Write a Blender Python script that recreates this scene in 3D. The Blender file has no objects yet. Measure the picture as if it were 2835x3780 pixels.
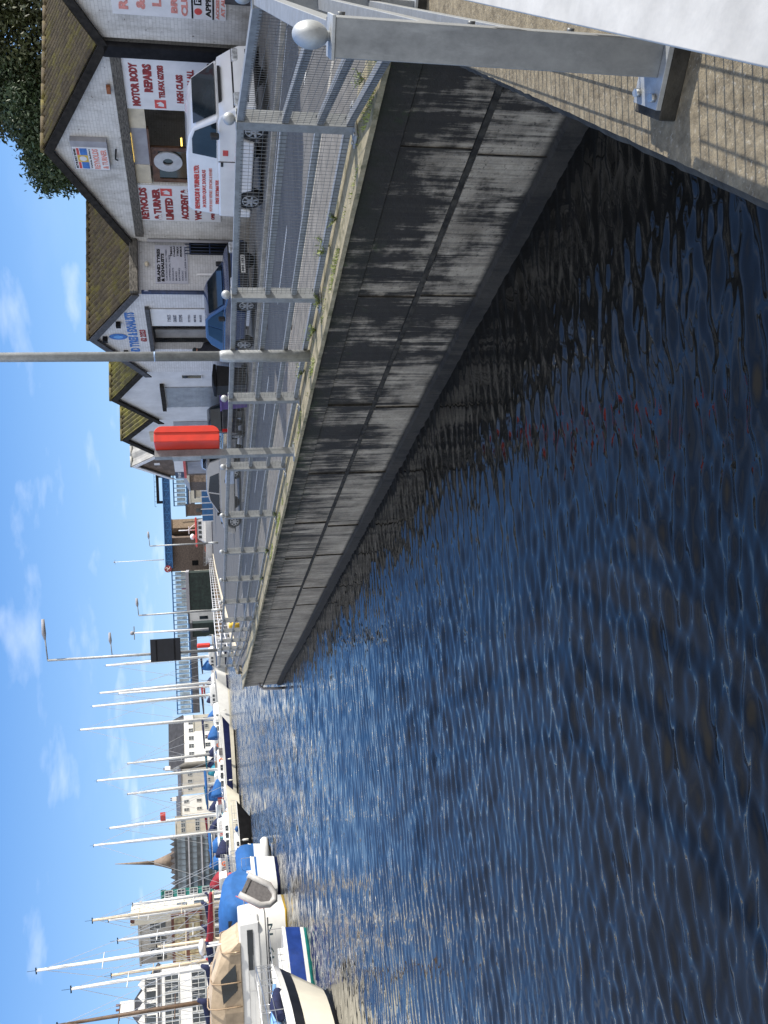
import bpy, math, random
import numpy as np
from mathutils import Vector, Matrix, noise
rnd = random.Random(11)
sc = bpy.context.scene
col = sc.collection
PI = math.pi

# ------------------------------------------------------------------ helpers
def unit(v):
    l = math.sqrt(sum(c*c for c in v)) or 1.0
    return tuple(c/l for c in v)

class MB:
    """collects shapes and links them as ONE mesh object"""
    def __init__(self):
        self.v = []; self.f = []; self.s = []
    def add(self, vs, fs, smooth=False):
        o = len(self.v)
        self.v += [tuple(p) for p in vs]
        for f in fs:
            self.f.append([i+o for i in f]); self.s.append(smooth)
        return self
    def box(self, x0, y0, z0, x1, y1, z1, m=None):
        vs = [(x0,y0,z0),(x1,y0,z0),(x1,y1,z0),(x0,y1,z0),(x0,y0,z1),(x1,y0,z1),(x1,y1,z1),(x0,y1,z1)]
        if m is not None: vs = [tuple(m @ Vector(p)) for p in vs]
        return self.add(vs, [(0,3,2,1),(4,5,6,7),(0,1,5,4),(1,2,6,5),(2,3,7,6),(3,0,4,7)])
    def prism(self, poly, axis, a, b, smooth=False):
        n = len(poly)
        def P(u, w, k):
            return (k,u,w) if axis == 'x' else (u,k,w) if axis == 'y' else (u,w,k)
        vs = [P(u,w,a) for u,w in poly] + [P(u,w,b) for u,w in poly]
        area = sum(poly[i][0]*poly[(i+1)%n][1]-poly[(i+1)%n][0]*poly[i][1] for i in range(n))
        flip = (area < 0) ^ (axis == 'y') ^ (b < a)
        fs = [list(range(n))[::-1], list(range(n,2*n))] + [(i,(i+1)%n,n+(i+1)%n,n+i) for i in range(n)]
        if flip: fs = [f[::-1] for f in fs]
        return self.add(vs, fs, smooth)
    def tube(self, pts, r, n=8, cap=True):
        pts = [Vector(p) for p in pts]
        rs = r if isinstance(r, (list, tuple)) else [r]*len(pts)
        vs = []; u = None
        for i, p in enumerate(pts):
            t = (pts[min(i+1,len(pts)-1)] - pts[max(i-1,0)])
            t = t.normalized() if t.length > 1e-9 else Vector((0,0,1))
            if u is None:
                a = Vector((0,0,1)) if abs(t.z) < .9 else Vector((1,0,0))
                u = t.cross(a).normalized()
            else:
                u = (u - t*u.dot(t)).normalized()
            w = t.cross(u)
            for k in range(n):
                a = 2*PI*(k+.5)/n
                vs.append(p + (u*math.cos(a) + w*math.sin(a))*rs[i])
        fs = []
        for i in range(len(pts)-1):
            for k in range(n):
                k2 = (k+1) % n
                fs.append((i*n+k, i*n+k2, (i+1)*n+k2, (i+1)*n+k))
        self.add(vs, fs, n > 4)
        if cap:
            o = len(self.v) - len(vs)
            self.f.append([o+k for k in range(n)][::-1]); self.s.append(False)
            self.f.append([o+(len(pts)-1)*n+k for k in range(n)]); self.s.append(False)
        return self
    def sphere(self, c, r, nu=16, nv=10, sc3=(1,1,1)):
        vs = [(c[0], c[1], c[2]-r*sc3[2])]
        for j in range(1, nv):
            a = -PI/2 + PI*j/nv
            for i in range(nu):
                b = 2*PI*i/nu
                vs.append((c[0]+r*sc3[0]*math.cos(a)*math.cos(b), c[1]+r*sc3[1]*math.cos(a)*math.sin(b), c[2]+r*sc3[2]*math.sin(a)))
        vs.append((c[0], c[1], c[2]+r*sc3[2]))
        fs = []
        for i in range(nu):
            fs.append((0, 1+(i+1)%nu, 1+i))
            fs.append((len(vs)-1, 1+(nv-2)*nu+i, 1+(nv-2)*nu+(i+1)%nu))
            for j in range(nv-2):
                fs.append((1+j*nu+i, 1+j*nu+(i+1)%nu, 1+(j+1)*nu+(i+1)%nu, 1+(j+1)*nu+i))
        return self.add(vs, fs, True)
    def loft(self, rings, cap0=True, cap1=True, closed=True, smooth=True):
        n = len(rings[0]); vs = [p for r in rings for p in r]; fs = []
        for i in range(len(rings)-1):
            for k in range(n if closed else n-1):
                k2 = (k+1) % n
                fs.append((i*n+k, i*n+k2, (i+1)*n+k2, (i+1)*n+k))
        self.add(vs, fs, smooth)
        o = len(self.v)-len(vs)
        if cap0: self.f.append([o+k for k in range(n)][::-1]); self.s.append(False)
        if cap1: self.f.append([o+(len(rings)-1)*n+k for k in range(n)]); self.s.append(False)
        return self
    def disc(self, c, nrm, r, th, n=20):
        nrm = Vector(nrm).normalized(); c = Vector(c)
        return self.tube([c-nrm*th/2, c+nrm*th/2], r, n)
    def build(self, name, m, parent=None, bevel=0, loc=None, rotz=0, seg=2):
        me = bpy.data.meshes.new(name)
        me.from_pydata(self.v, [], self.f)
        me.polygons.foreach_set('use_smooth', self.s)
        me.materials.append(m); me.update()
        o = bpy.data.objects.new(name, me); col.objects.link(o)
        if parent is not None: o.parent = parent
        if loc is not None: o.location = loc
        if rotz: o.rotation_euler.z = rotz
        if bevel:
            b = o.modifiers.new('bevel', 'BEVEL'); b.width = bevel; b.segments = seg
            b.limit_method = 'ANGLE'; b.angle_limit = math.radians(40)
            for p in me.polygons: p.use_smooth = True
            b.harden_normals = True
        return o

def tag(o, label=None, cat=None, group=None, kind=None):
    if label: o['label'] = label
    if cat: o['category'] = cat
    if group: o['group'] = group
    if kind: o['kind'] = kind
    return o

def thing(name, label, cat, loc=(0,0,0), rotz=0, group=None):
    o = bpy.data.objects.new(name, None); col.objects.link(o)
    o.empty_display_size = .2
    o.location = loc; o.rotation_euler = (0,0,rotz)
    return tag(o, label, cat, group)

def copy_tree(o, parent=None):
    c = o.copy(); col.objects.link(c)
    if parent is not None: c.parent = parent
    for ch in list(o.children): copy_tree(ch, c)
    return c

def text_mesh(parent, s, m, cx, y, cz, w=None, h=None, bold=.02, name='lettering', ex=.004, ax='y', shear=0, align='c', face=-1):
    """lettering as a thin solid, facing -y (or +x when ax='x'), centred at cx, cz"""
    cu = bpy.data.curves.new('t', 'FONT'); cu.body = s; cu.size = 1; cu.offset = bold; cu.extrude = .5
    cu.resolution_u = 2; cu.shear = shear; cu.space_line = 1.05
    if '\n' in s: cu.align_x = 'CENTER' if align == 'c' else 'LEFT'
    to = bpy.data.objects.new('t', cu); col.objects.link(to)
    dg = bpy.context.evaluated_depsgraph_get(); dg.update()
    me = bpy.data.meshes.new_from_object(to.evaluated_get(dg))
    bpy.data.objects.remove(to); bpy.data.curves.remove(cu)
    n = len(me.vertices); co = np.empty(n*3, np.float32); me.vertices.foreach_get('co', co); co = co.reshape(-1,3)
    lo = co.min(0); hi = co.max(0); W = hi[0]-lo[0]; H = hi[1]-lo[1]
    if w is None: w = W*h/H
    if h is None: h = H*w/W
    u = (co[:,0]-(lo[0]+hi[0])/2)*w/W; v = (co[:,1]-(lo[1]+hi[1])/2)*h/H; d = co[:,2]
    if align == 'l': u = u + w/2
    out = np.empty_like(co)
    if ax == 'y':
        out[:,0] = cx+u; out[:,1] = y-ex*d*2; out[:,2] = cz+v
    else:                                 # faces +x: text runs along +y
        out[:,1] = cx+u; out[:,0] = y+ex*d*2; out[:,2] = cz+v
    me.vertices.foreach_set('co', out.ravel()); me.update(); me.name = name
    me.materials.clear(); me.materials.append(m)
    o = bpy.data.objects.new(name, me); col.objects.link(o)
    if parent is not None: o.parent = parent
    return o

# ---------------------------------------------------------------- materials
def new_mat(name):
    m = bpy.data.materials.new(name); m.use_nodes = True
    nt = m.node_tree; nt.nodes.clear()
    o = nt.nodes.new('ShaderNodeOutputMaterial'); b = nt.nodes.new('ShaderNodeBsdfPrincipled')
    nt.links.new(b.outputs[0], o.inputs[0])
    return m, nt, b

class N:
    """small node-graph writer"""
    def __init__(self, nt): self.nt = nt; self.tc = None
    def link(self, a, b): self.nt.links.new(a, b)
    def coord(self, scale=(1,1,1), which='Object', rot=(0,0,0)):
        if self.tc is None: self.tc = self.nt.nodes.new('ShaderNodeTexCoord')
        mp = self.nt.nodes.new('ShaderNodeMapping'); mp.inputs['Scale'].default_value = scale
        mp.inputs['Rotation'].default_value = rot
        self.link(self.tc.outputs[which], mp.inputs['Vector']); return mp.outputs[0]
    def noise(self, vec, scale, detail=4, rough=.55, dist=0):
        n = self.nt.nodes.new('ShaderNodeTexNoise'); n.inputs['Scale'].default_value = scale
        n.inputs['Detail'].default_value = detail; n.inputs['Roughness'].default_value = rough
        n.inputs['Distortion'].default_value = dist
        self.link(vec, n.inputs['Vector']); return n.outputs['Fac']
    def ramp(self, fac, p0, p1, c0=(0,0,0), c1=(1,1,1)):
        r = self.nt.nodes.new('ShaderNodeValToRGB'); e = r.color_ramp.elements
        e[0].position = p0; e[1].position = p1; e[0].color = (*c0,1); e[1].color = (*c1,1)
        self.link(fac, r.inputs[0]); return r.outputs[0]
    def lin(self, v, a, b):
        m = self.nt.nodes.new('ShaderNodeMapRange'); m.clamp = True
        m.inputs[1].default_value = a; m.inputs[2].default_value = b; m.inputs[3].default_value = 0; m.inputs[4].default_value = 1
        self.link(v, m.inputs[0]); return m.outputs[0]
    def mix(self, fac, a, b, mode='MIX'):
        m = self.nt.nodes.new('ShaderNodeMix'); m.data_type = 'RGBA'; m.blend_type = mode; m.clamp_factor = True
        for v, s in ((fac,0),(a,6),(b,7)):
            if isinstance(v, (int,float)): m.inputs[s].default_value = v
            elif isinstance(v, tuple): m.inputs[s].default_value = (*v,1)
            else: self.link(v, m.inputs[s])
        return m.outputs[2]
    def math(self, op, a, b=None):
        m = self.nt.nodes.new('ShaderNodeMath'); m.operation = op
        for v, s in ((a,0),(b,1)):
            if v is None: continue
            if isinstance(v,(int,float)): m.inputs[s].default_value = v
            else: self.link(v, m.inputs[s])
        return m.outputs[0]
    def bump(self, h, strength, dist=.02, nrm=None):
        b = self.nt.nodes.new('ShaderNodeBump'); b.inputs['Strength'].default_value = strength
        b.inputs['Distance'].default_value = dist
        self.link(h, b.inputs['Height'])
        if nrm is not None: self.link(nrm, b.inputs['Normal'])
        return b.outputs[0]
    def xyz(self, vec):
        s = self.nt.nodes.new('ShaderNodeSeparateXYZ'); self.link(vec, s.inputs[0]); return s.outputs

_cache = {}
def M(c, rough=.5, metal=0, var=.12, scale=6, bump=0, c2=None, spec=None, coat=0, dirt=0, stretch=(1,1,1), lo=.35, hi=.65):
    """one procedural surface: two related tones mixed by noise, with optional relief and dirt"""
    k = (c, rough, metal, var, scale, bump, c2, spec, coat, dirt, stretch, lo, hi)
    if k in _cache: return _cache[k]
    m, nt, b = new_mat('surface'); n = N(nt)
    vec = n.coord(stretch)
    f = n.noise(vec, scale, 5, .6)
    ca = c2 if c2 else tuple(max(0, x*(1-var*1.4)) for x in c)
    cb = c if c2 else tuple(min(1, x*(1+var*.6)) for x in c)
    colr = n.ramp(f, lo, hi, ca, cb)
    if dirt:
        d = n.ramp(n.noise(n.coord((1,1,.35)), 2.3, 8, .7), .48, .72)
        colr = n.mix(n.math('MULTIPLY', d, dirt), colr, (.06,.055,.045))
    n.link(colr, b.inputs['Base Color'])
    b.inputs['Roughness'].default_value = rough; b.inputs['Metallic'].default_value = metal
    if spec is not None: b.inputs['Specular IOR Level'].default_value = spec
    if coat: b.inputs['Coat Weight'].default_value = coat; b.inputs['Coat Roughness'].default_value = .06
    if bump:
        n.link(n.bump(f, bump, .02), b.inputs['Normal'])
    _cache[k] = m; return m

def glass_mat(c=(.01,.013,.015), rough=.04):
    return M(c, rough, 0, .3, 1.5, spec=.6)

# -------------------------------------------------------------- camera frame
F_PX, PW, PH = 3268.0, 3780.0, 2835.0
PITCH, ROLL, EYE = .1989, -.0411, 1.512
CAM = Vector((0,0,EYE))
def P2(p):
    d = Vector(p)-CAM; z = d.dot(CF)
    return PH/2-F_PX*d.dot(CU)/z, PW-(PW/2+F_PX*d.dot(CX)/z)
_f = Vector((0, math.cos(PITCH), -math.sin(PITCH))); _u = Vector((0, math.sin(PITCH), math.cos(PITCH))); _x = Vector((1,0,0))
CX = _x*math.cos(ROLL) + _u*math.sin(ROLL); CU = -_x*math.sin(ROLL) + _u*math.cos(ROLL); CF = _f
def ray(px, py):
    u = PW-py; v = px
    return CF + CX*((u-PW/2)/F_PX) - CU*((v-PH/2)/F_PX)
def atY(px, py, Y):
    d = ray(px, py); return CAM + d*(Y/d.y)
def atZ(px, py, z):
    d = ray(px, py); return CAM + d*((z-EYE)/d.z)

cam_d = bpy.data.cameras.new('camera'); cam = bpy.data.objects.new('camera', cam_d); col.objects.link(cam)
cam_d.sensor_fit = 'VERTICAL'; cam_d.sensor_height = 36; cam_d.sensor_width = 27; cam_d.lens = 36*F_PX/PW
cam_d.clip_start = .05; cam_d.clip_end = 4000
mw = Matrix.Identity(4)
for i, a in enumerate((-CU, CX, -CF)):
    for j in range(3): mw[j][i] = a[j]
mw.translation = CAM
cam.matrix_world = mw; sc.camera = cam

# -------------------------------------------------------------------- light
SUN_EL, SUN_AZ = math.radians(27), math.radians(91)       # azimuth clockwise from +Y
sd = Vector((math.sin(SUN_AZ)*math.cos(SUN_EL), math.cos(SUN_AZ)*math.cos(SUN_EL), math.sin(SUN_EL)))
sl = bpy.data.lights.new('sun', 'SUN'); sl.energy = 3.7; sl.angle = math.radians(.5); sl.color = (1,.94,.84)
so = bpy.data.objects.new('sun', sl); col.objects.link(so)
so.rotation_euler = sd.to_track_quat('Z', 'Y').to_euler(); so.location = (30,0,40)
w = bpy.data.worlds.new('World'); sc.world = w; w.use_nodes = True
nt = w.node_tree; nt.nodes.clear(); n = N(nt)
wo = nt.nodes.new('ShaderNodeOutputWorld'); bg = nt.nodes.new('ShaderNodeBackground'); n.link(bg.outputs[0], wo.inputs[0])
sky = nt.nodes.new('ShaderNodeTexSky'); sky.sky_type = 'NISHITA'; sky.sun_disc = False
sky.sun_elevation = SUN_EL; sky.sun_rotation = SUN_AZ; sky.air_density = 1.0; sky.dust_density = .15; sky.ozone_density = 3.5
bg.inputs['Strength'].default_value = .14
vec = n.coord((1,1,1), 'Generated'); x, y, z = n.xyz(vec)
# cloud layer: the view direction meets a flat sheet overhead
den = n.math('ADD', n.math('MAXIMUM', z, .0), .16)
cmb = nt.nodes.new('ShaderNodeCombineXYZ'); n.link(n.math('DIVIDE', x, den), cmb.inputs[0]); n.link(n.math('DIVIDE', y, den), cmb.inputs[1]); cmb.inputs[2].default_value = 3.7
cl = n.noise(cmb.outputs[0], 2.5, 6, .5, .15)
clm = n.ramp(cl, .565, .80)
thin = n.ramp(n.noise(cmb.outputs[0], .9, 5, .55), .55, .85)
low = n.ramp(z, .0, .27, (1.65,2.75,4.2), (.33,1.16,3.1))
low = n.mix(n.ramp(z, .25, .70), low, (.85,1.85,4.3))
back = n.lin(n.math('SUBTRACT', y, n.math('MULTIPLY', z, .25)), .05, -.45)   # added bright cloud behind the camera, never in view, lifts the shaded walls
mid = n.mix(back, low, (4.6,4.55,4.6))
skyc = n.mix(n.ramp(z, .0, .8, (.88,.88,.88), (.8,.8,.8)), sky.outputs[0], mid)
mask = n.math('ADD', n.math('MULTIPLY', clm, .55), n.math('MULTIPLY', thin, .10))
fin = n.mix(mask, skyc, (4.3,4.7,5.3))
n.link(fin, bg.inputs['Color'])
vs = sc.view_settings; vs.view_transform = 'Standard'; vs.look = 'None'; vs.exposure = .9; vs.gamma = 1
sc.view_settings.use_curve_mapping = False
sc.cycles.max_bounces = 6; sc.cycles.caustics_reflective = False; sc.cycles.caustics_refractive = False
# ------------------------------------------------------------ quay geometry
A0 = Vector((3.59,8.05,0)); D = Vector((-.298,.955,0)).normalized(); NN = Vector((D.y,-D.x,0))
def q(s, t, z=0): return A0 + D*s + NN*t + Vector((0,0,z))
QROT = math.atan2(-D.y, -D.x)        # local frame: +x to the right along the quay, +y inland
WATER = -1.88
G = Vector((-.542,-.84,0)).normalized()          # the near arm of the quay runs this way

# water: a fan-shaped sheet, finer near the quay, with real ripples
def make_water():
    na, nr = 480, 1050
    ang = np.linspace(math.radians(-47), math.radians(40), na)
    r = np.concatenate([np.geomspace(1.2, 60, nr-70), np.geomspace(61, 900, 70)])
    Rr, Aa = np.meshgrid(r, ang, indexing='ij')
    X = Rr*np.sin(Aa); Y = Rr*np.cos(Aa) - .3
    Z = np.zeros_like(X)
    rg = np.random.default_rng(5)
    for k in range(52):
        lam = float(np.exp(rg.uniform(math.log(.11), math.log(.36))))
        th = rg.normal(-.14, .24)
        kk = 2*PI/lam; a = .0092*lam*rg.uniform(.5,1.4)
        fade = np.clip(1.6 - Rr/(lam*140), 0, 1)*np.clip((52-Rr)/30, 0, 1)
        warp = .35*np.sin(X*.9+k)*np.sin(Y*.7+2*k)
        ph = kk*(X*math.sin(th)+Y*math.cos(th)) + rg.uniform(0, 2*PI) + warp*2.5
        Z += fade*a*(2*((np.sin(ph)+1)/2)**2.0-1)
    for k in range(8):                                     # a slow swell under the ripples
        lam = rg.uniform(.7, 1.6); th = rg.normal(.1, .5); kk = 2*PI/lam
        Z += np.clip((70-Rr)/40, 0, 1)*.0032*lam*np.sin(kk*(X*math.sin(th)+Y*math.cos(th))+rg.uniform(0,6))
    gust = .66 + .34*np.sin(X*.45+np.sin(Y*.31)*1.5+1.)*np.sin(Y*.37+X*.15)
    Z = Z*gust
    v = np.stack([X, Y, Z], -1).reshape(-1,3)
    i = np.arange((nr-1)*(na-1)); a = (i//(na-1))*na + i % (na-1)
    f = np.stack([a, a+1, a+na+1, a+na], -1)[:, ::-1]
    me = bpy.data.meshes.new('water'); me.vertices.add(len(v)); me.vertices.foreach_set('co', v.astype(np.float32).ravel())
    me.loops.add(f.size); me.loops.foreach_set('vertex_index', f.astype(np.int32).ravel())
    me.polygons.add(len(f)); me.polygons.foreach_set('loop_start', np.arange(0, f.size, 4, dtype=np.int32))
    me.update(calc_edges=True); me.polygons.foreach_set('use_smooth', np.ones(len(f), bool))
    m, nt, b = new_mat('harbour_water'); n = N(nt)
    b.inputs['Base Color'].default_value = (.010,.0095,.008,1); b.inputs['Roughness'].default_value = .03; b.inputs['IOR'].default_value = 1.33
    wx, wy, wz = n.xyz(n.coord())
    far = n.lin(wy, 9, 46)
    def slope(v, sc_, amp, det=2): return n.math('MULTIPLY', n.math('SUBTRACT', n.noise(v, sc_, det, .5, .2), .5), amp)
    cf = n.coord((.9,2.4,1), rot=(0,0,.12)); cm = n.coord((.45,.30,1)); cl_ = n.coord((.10,.05,1))
    ny = n.math('ADD', n.math('ADD', slope(cf, 1.6, 1.1), slope(cm, 1.5, .55)), slope(cl_, 1.2, .22))
    ny = n.math('SUBTRACT', ny, .06)                     # facets that lean towards the eye are the ones seen far off
    nx = n.math('ADD', slope(n.coord((1.1,2.0,1), rot=(0,0,1.1)), 1.7, .5), slope(n.coord((.3,.2,1)), 1.1, .15))
    geo = nt.nodes.new('ShaderNodeNewGeometry')
    fine = n.math('MULTIPLY', n.ramp(n.noise(n.coord((.5,.8,1)), .9, 3, .6), .45, .62), .16)   # cat's-paws of very small ripples
    fy = n.math('MULTIPLY', n.math('SUBTRACT', n.noise(n.coord((1,2.2,1), rot=(0,0,.25)), 11, 2, .5, .4), .5), fine)
    cb_ = nt.nodes.new('ShaderNodeCombineXYZ'); n.link(n.math('MULTIPLY', nx, far), cb_.inputs[0]); n.link(n.math('ADD', n.math('MULTIPLY', ny, far), fy), cb_.inputs[1])
    va = nt.nodes.new('ShaderNodeVectorMath'); va.operation = 'ADD'; n.link(geo.outputs['Normal'], va.inputs[0]); n.link(cb_.outputs[0], va.inputs[1])
    vn = nt.nodes.new('ShaderNodeVectorMath'); vn.operation = 'NORMALIZE'; n.link(va.outputs[0], vn.inputs[0])
    n.link(vn.outputs[0], b.inputs['Normal'])
    me.materials.append(m)
    o = bpy.data.objects.new('water', me); col.objects.link(o); o.location = (0,0,WATER)
    return tag(o, kind='structure')
make_water()

# ---- materials of the quay
def quay_wall_mat():
    m, nt, b = new_mat('quay_concrete'); n = N(nt)
    v = n.coord(); x, y, z = n.xyz(v)
    base = n.ramp(n.noise(v, 1.6, 8, .7), .32, .68, (.24,.205,.155), (.60,.525,.41))
    st = n.noise(n.coord((3.0,1,.20)), 1.6, 10, .76, .3)              # long dark runs down the face
    st2 = n.noise(n.coord((11,1,.5)), 1.4, 8, .75)
    big = n.noise(n.coord((.8,1,1.0)), .9, 7, .66)
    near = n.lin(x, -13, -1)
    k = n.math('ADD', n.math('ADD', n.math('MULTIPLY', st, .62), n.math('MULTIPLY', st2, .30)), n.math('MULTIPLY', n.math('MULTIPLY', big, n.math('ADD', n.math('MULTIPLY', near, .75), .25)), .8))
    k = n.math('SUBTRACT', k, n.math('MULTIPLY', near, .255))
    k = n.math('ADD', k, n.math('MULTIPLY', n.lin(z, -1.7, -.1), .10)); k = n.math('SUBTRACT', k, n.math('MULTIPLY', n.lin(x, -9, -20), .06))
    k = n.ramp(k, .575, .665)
    streak = n.ramp(n.noise(n.coord((26,1,.35)), 1.0, 6, .7), .45, .60)
    base = n.mix(n.math('MULTIPLY', streak, .45), base, (.10,.09,.075))
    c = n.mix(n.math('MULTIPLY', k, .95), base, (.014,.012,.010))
    speck = n.ramp(n.noise(v, 26, 4, .7), .60, .68)
    c = n.mix(n.math('MULTIPLY', speck, .75), c, (.02,.018,.015))
    moss = n.math('MULTIPLY', n.lin(z, -.50, -.06), n.ramp(n.noise(n.coord((1,1,1)), 1.7, 7, .7), .40, .56))
    c = n.mix(n.math('MULTIPLY', moss, .9), c, (.017,.019,.008))
    green = n.math('MULTIPLY', n.lin(z, -.55, -.05), n.ramp(n.noise(v, 3.1, 8, .7), .58, .68))
    c = n.mix(n.math('MULTIPLY', green, .8), c, (.035,.065,.012))
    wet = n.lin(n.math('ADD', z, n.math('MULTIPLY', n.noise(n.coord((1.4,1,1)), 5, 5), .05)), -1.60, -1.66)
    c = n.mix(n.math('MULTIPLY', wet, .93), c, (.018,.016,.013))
    n.link(c, b.inputs['Base Color']); b.inputs['Roughness'].default_value = .85
    n.link(n.bump(n.noise(v, 9, 8, .7), .6, .03), b.inputs['Normal'])
    return m
def sandy_mat(c0, c1, moss=.0, sc_=14):
    m, nt, b = new_mat('weathered_concrete'); n = N(nt); v = n.coord()
    c = n.ramp(n.noise(v, sc_, 8, .72), .36, .66, c0, c1)
    agg = n.ramp(n.noise(v, 75, 3, .6), .60, .70)
    c = n.mix(n.math('MULTIPLY', agg, .55), c, (.46,.42,.34))
    pit = n.ramp(n.noise(v, 48, 4, .6), .64, .70)
    c = n.mix(n.math('MULTIPLY', pit, .5), c, (.07,.06,.045))
    if moss:
        g = n.ramp(n.noise(v, 1.9, 8, .72), .50, .62)
        c = n.mix(n.math('MULTIPLY', g, moss), c, (.055,.062,.018))
    n.link(c, b.inputs['Base Color']); b.inputs['Roughness'].default_value = .9
    n.link(n.bump(n.noise(v, 40, 6, .7), .7, .012), b.inputs['Normal'])
    return m
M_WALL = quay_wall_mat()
M_PLAT = sandy_mat((.125,.10,.062), (.30,.25,.165))
M_COPE = sandy_mat((.24,.21,.13), (.40,.35,.24), .75, 8)
M_PAVE = M((.17,.16,.145), .9, 0, .25, 3.5, .3)
M_EDGE = M((.05,.045,.036), .95, 0, .5, 9, .9)
def asphalt_mat():
    m, nt, b = new_mat('asphalt'); n = N(nt); v = n.coord()
    c = n.ramp(n.noise(v, .6, 6, .6), .35, .7, (.085,.084,.083), (.135,.130,.122))
    c = n.mix(n.ramp(n.noise(v, 60, 3, .7), .55, .75), c, (.15,.148,.14))
    trk = n.ramp(n.noise(n.coord((.04,1.6,1)), 2, 3, .5), .45, .65)
    c = n.mix(n.math('MULTIPLY', trk, .35), c, (.042,.042,.043))
    n.link(c, b.inputs['Base Color']); b.inputs['Roughness'].default_value = .85
    n.link(n.bump(n.noise(v, 90, 3), .35, .01), b.inputs['Normal']); return m
M_ROAD = asphalt_mat()
M_LINE = M((.62,.61,.57), .8, 0, .25, 9)
M_YEL = M((.62,.42,.08), .8, 0, .3, 9)
M_KERB = M((.40,.37,.31), .9, 0, .25, 4, .3)

# ---- edge line of the quay (plan), from behind the camera round to the far basin
COR = q(-1.523, -.48)
EDGE = [COR + G*9.0, COR]                                   # near arm
for s, t in ((0,-.49),(6,-.47),(12,-.47),(18,-.47),(23,-.50),(27.4,-.5),(30.3,-.45),(34.5,-.42),(39,-.5)):
    EDGE.append(q(s, t))
EDGE += [Vector((-8.3,50.6,0)), Vector((-9.3,53.5,0)), Vector((-9.9,57,0)), Vector((-10.4,64,0)), Vector((-11,100,0)), Vector((-12,180,0)), Vector((-10,300,0)), Vector((6,420,0))]

def ground():
    root = []
    # structural ground: one sheet reaching the horizon on the land side
    far = [Vector((900,600,0)), Vector((900,-400,0)), Vector((-20,-400,0))]
    poly = [(p.x,p.y) for p in EDGE] + [(p.x,p.y) for p in far]
    g = MB(); g.add([(x,y,-.13) for x,y in poly], [list(range(len(poly)))[::-1]])
    tag(g.build('ground', M_ROAD), kind='structure')
ground()

# quay wall: faces, grooves at the joints, toe at the waterline -- in the quay's local frame
def to_local(p, org):
    d = p-org; return (d.dot(-D), d.dot(NN), d.z)
wall_root = thing('quay_wall', 'dark weathered concrete quay wall streaked with black lichen and green moss, dropping to the water', 'wall', (A0.x,A0.y,0), QROT)
mb = MB()
zs = [-.30,-.955,-1.02,-1.70]
pts = [to_local(p, A0) for p in EDGE]
def face_row(mb, z0, z1, off0, off1):
    """strip between two heights, offset outward by off (metres) along the outward normal"""
    L = []
    for i, p in enumerate(pts):
        a = Vector(pts[max(i-1,0)][:2]); b = Vector(pts[min(i+1,len(pts)-1)][:2]); t = (b-a).normalized()
        nrm = Vector((t.y,-t.x)) * -1
        if i == 1: nrm = (Vector((pts[1][0]-pts[0][0],pts[1][1]-pts[0][1])).normalized() + Vector((pts[2][0]-pts[1][0],pts[2][1]-pts[1][1])).normalized()); nrm = Vector((nrm.y,-nrm.x)).normalized()*-1
        L.append((p, nrm))
    vs = []
    for p, nr in L:
        vs.append((p[0]+nr.x*off0, p[1]+nr.y*off0, z0)); vs.append((p[0]+nr.x*off1, p[1]+nr.y*off1, z1))
    fs = [(2*i, 2*i+1, 2*i+3, 2*i+2) for i in range(len(L)-1)]
    mb.add(vs, fs)
OUT = 1
prof = [(-.0,0),(-.30,0),(-.31,-.015),(-.965,-.015),(-.97,-.05),(-1.03,-.05),(-1.035,-.012),(-1.70,-.012),(-1.71,.06),(-2.6,.07)]
for (z1,o1),(z0,o0) in zip(prof[:-1], prof[1:]):
    face_row(mb, z0, z1, o0, o1)
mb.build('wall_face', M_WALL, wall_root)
# vertical joints as narrow dark recess strips standing 3 mm off the face
jm = MB()
for s in (-.3, 2.2, 5.2, 8.1, 11.1, 14.0, 17.0, 20.0, 23.0, 26.2):
    w_ = .005 + .006*rnd.random()
    for z0, z1 in ((-1.70,-1.035),(-.965,-.31)):
        ds = rnd.uniform(-.5,.5) if z0 < -1.2 else 0
        jm.box(-s-ds-w_, -.487, z0, -s-ds+w_, -.460, z1)
for s in range(-2, 40):
    j = .012*noise.noise((s*.7,0,0)); jm.box(-s-1, -.478, -1.026+j, -s, -.440, -.972+j)
jm.build('expansion_joint', M_EDGE, wall_root)

# coping: irregular strip along the top of the far arm
def strip(name, m, a, b, inner, outer, z0, z1, rough=.0, step=.22, kind='structure', jag=.0):
    """flat slab along the quay between s=a..b, t=outer..inner with a ragged outer edge"""
    mb = MB(); s = a; top = []
    rr = random.Random(3)
    while s <= b+1e-6:
        j = (noise.noise((s*.9,0,1.3))*.6+noise.noise((s*7.1,0,4.3))*.4)*rough
        j2 = (noise.noise((s*2.3,5,1.3)))*jag
        top.append((s, outer+j, inner+j2)); s += step
    vs = []
    for s, o, i_ in top:
        vs += [(-s,o,z1),(-s,i_,z1),(-s,o,z0)]
    fs = []
    for k in range(len(top)-1):
        a_ = 3*k; fs += [(a_+3,a_,a_+1,a_+4),(a_+3,a_+5,a_+2,a_)]
    mb.add(vs, fs)
    o = mb.build(name, m, None, loc=(A0.x,A0.y,0), rotz=QROT)
    return tag(o, kind=kind)
strip('coping_path', M_COPE, -1.5, 40, .16, -.52, -.035, .012, .022, .09, jag=.10)
strip('pavement', M_PAVE, -3.6, 40, 1.42, .02, -.2, .0, 0, 1)
strip('kerb_path', M_KERB, -4, 40, 1.54, 1.42, -.2, .004, 0, 1)
mbk = MB(); mbk.box(-40,1.538,-.128,4,1.545,.003); tag(mbk.build('kerb_face_path', M_KERB, loc=(A0.x,A0.y,0), rotz=QROT), kind='structure')
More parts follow.
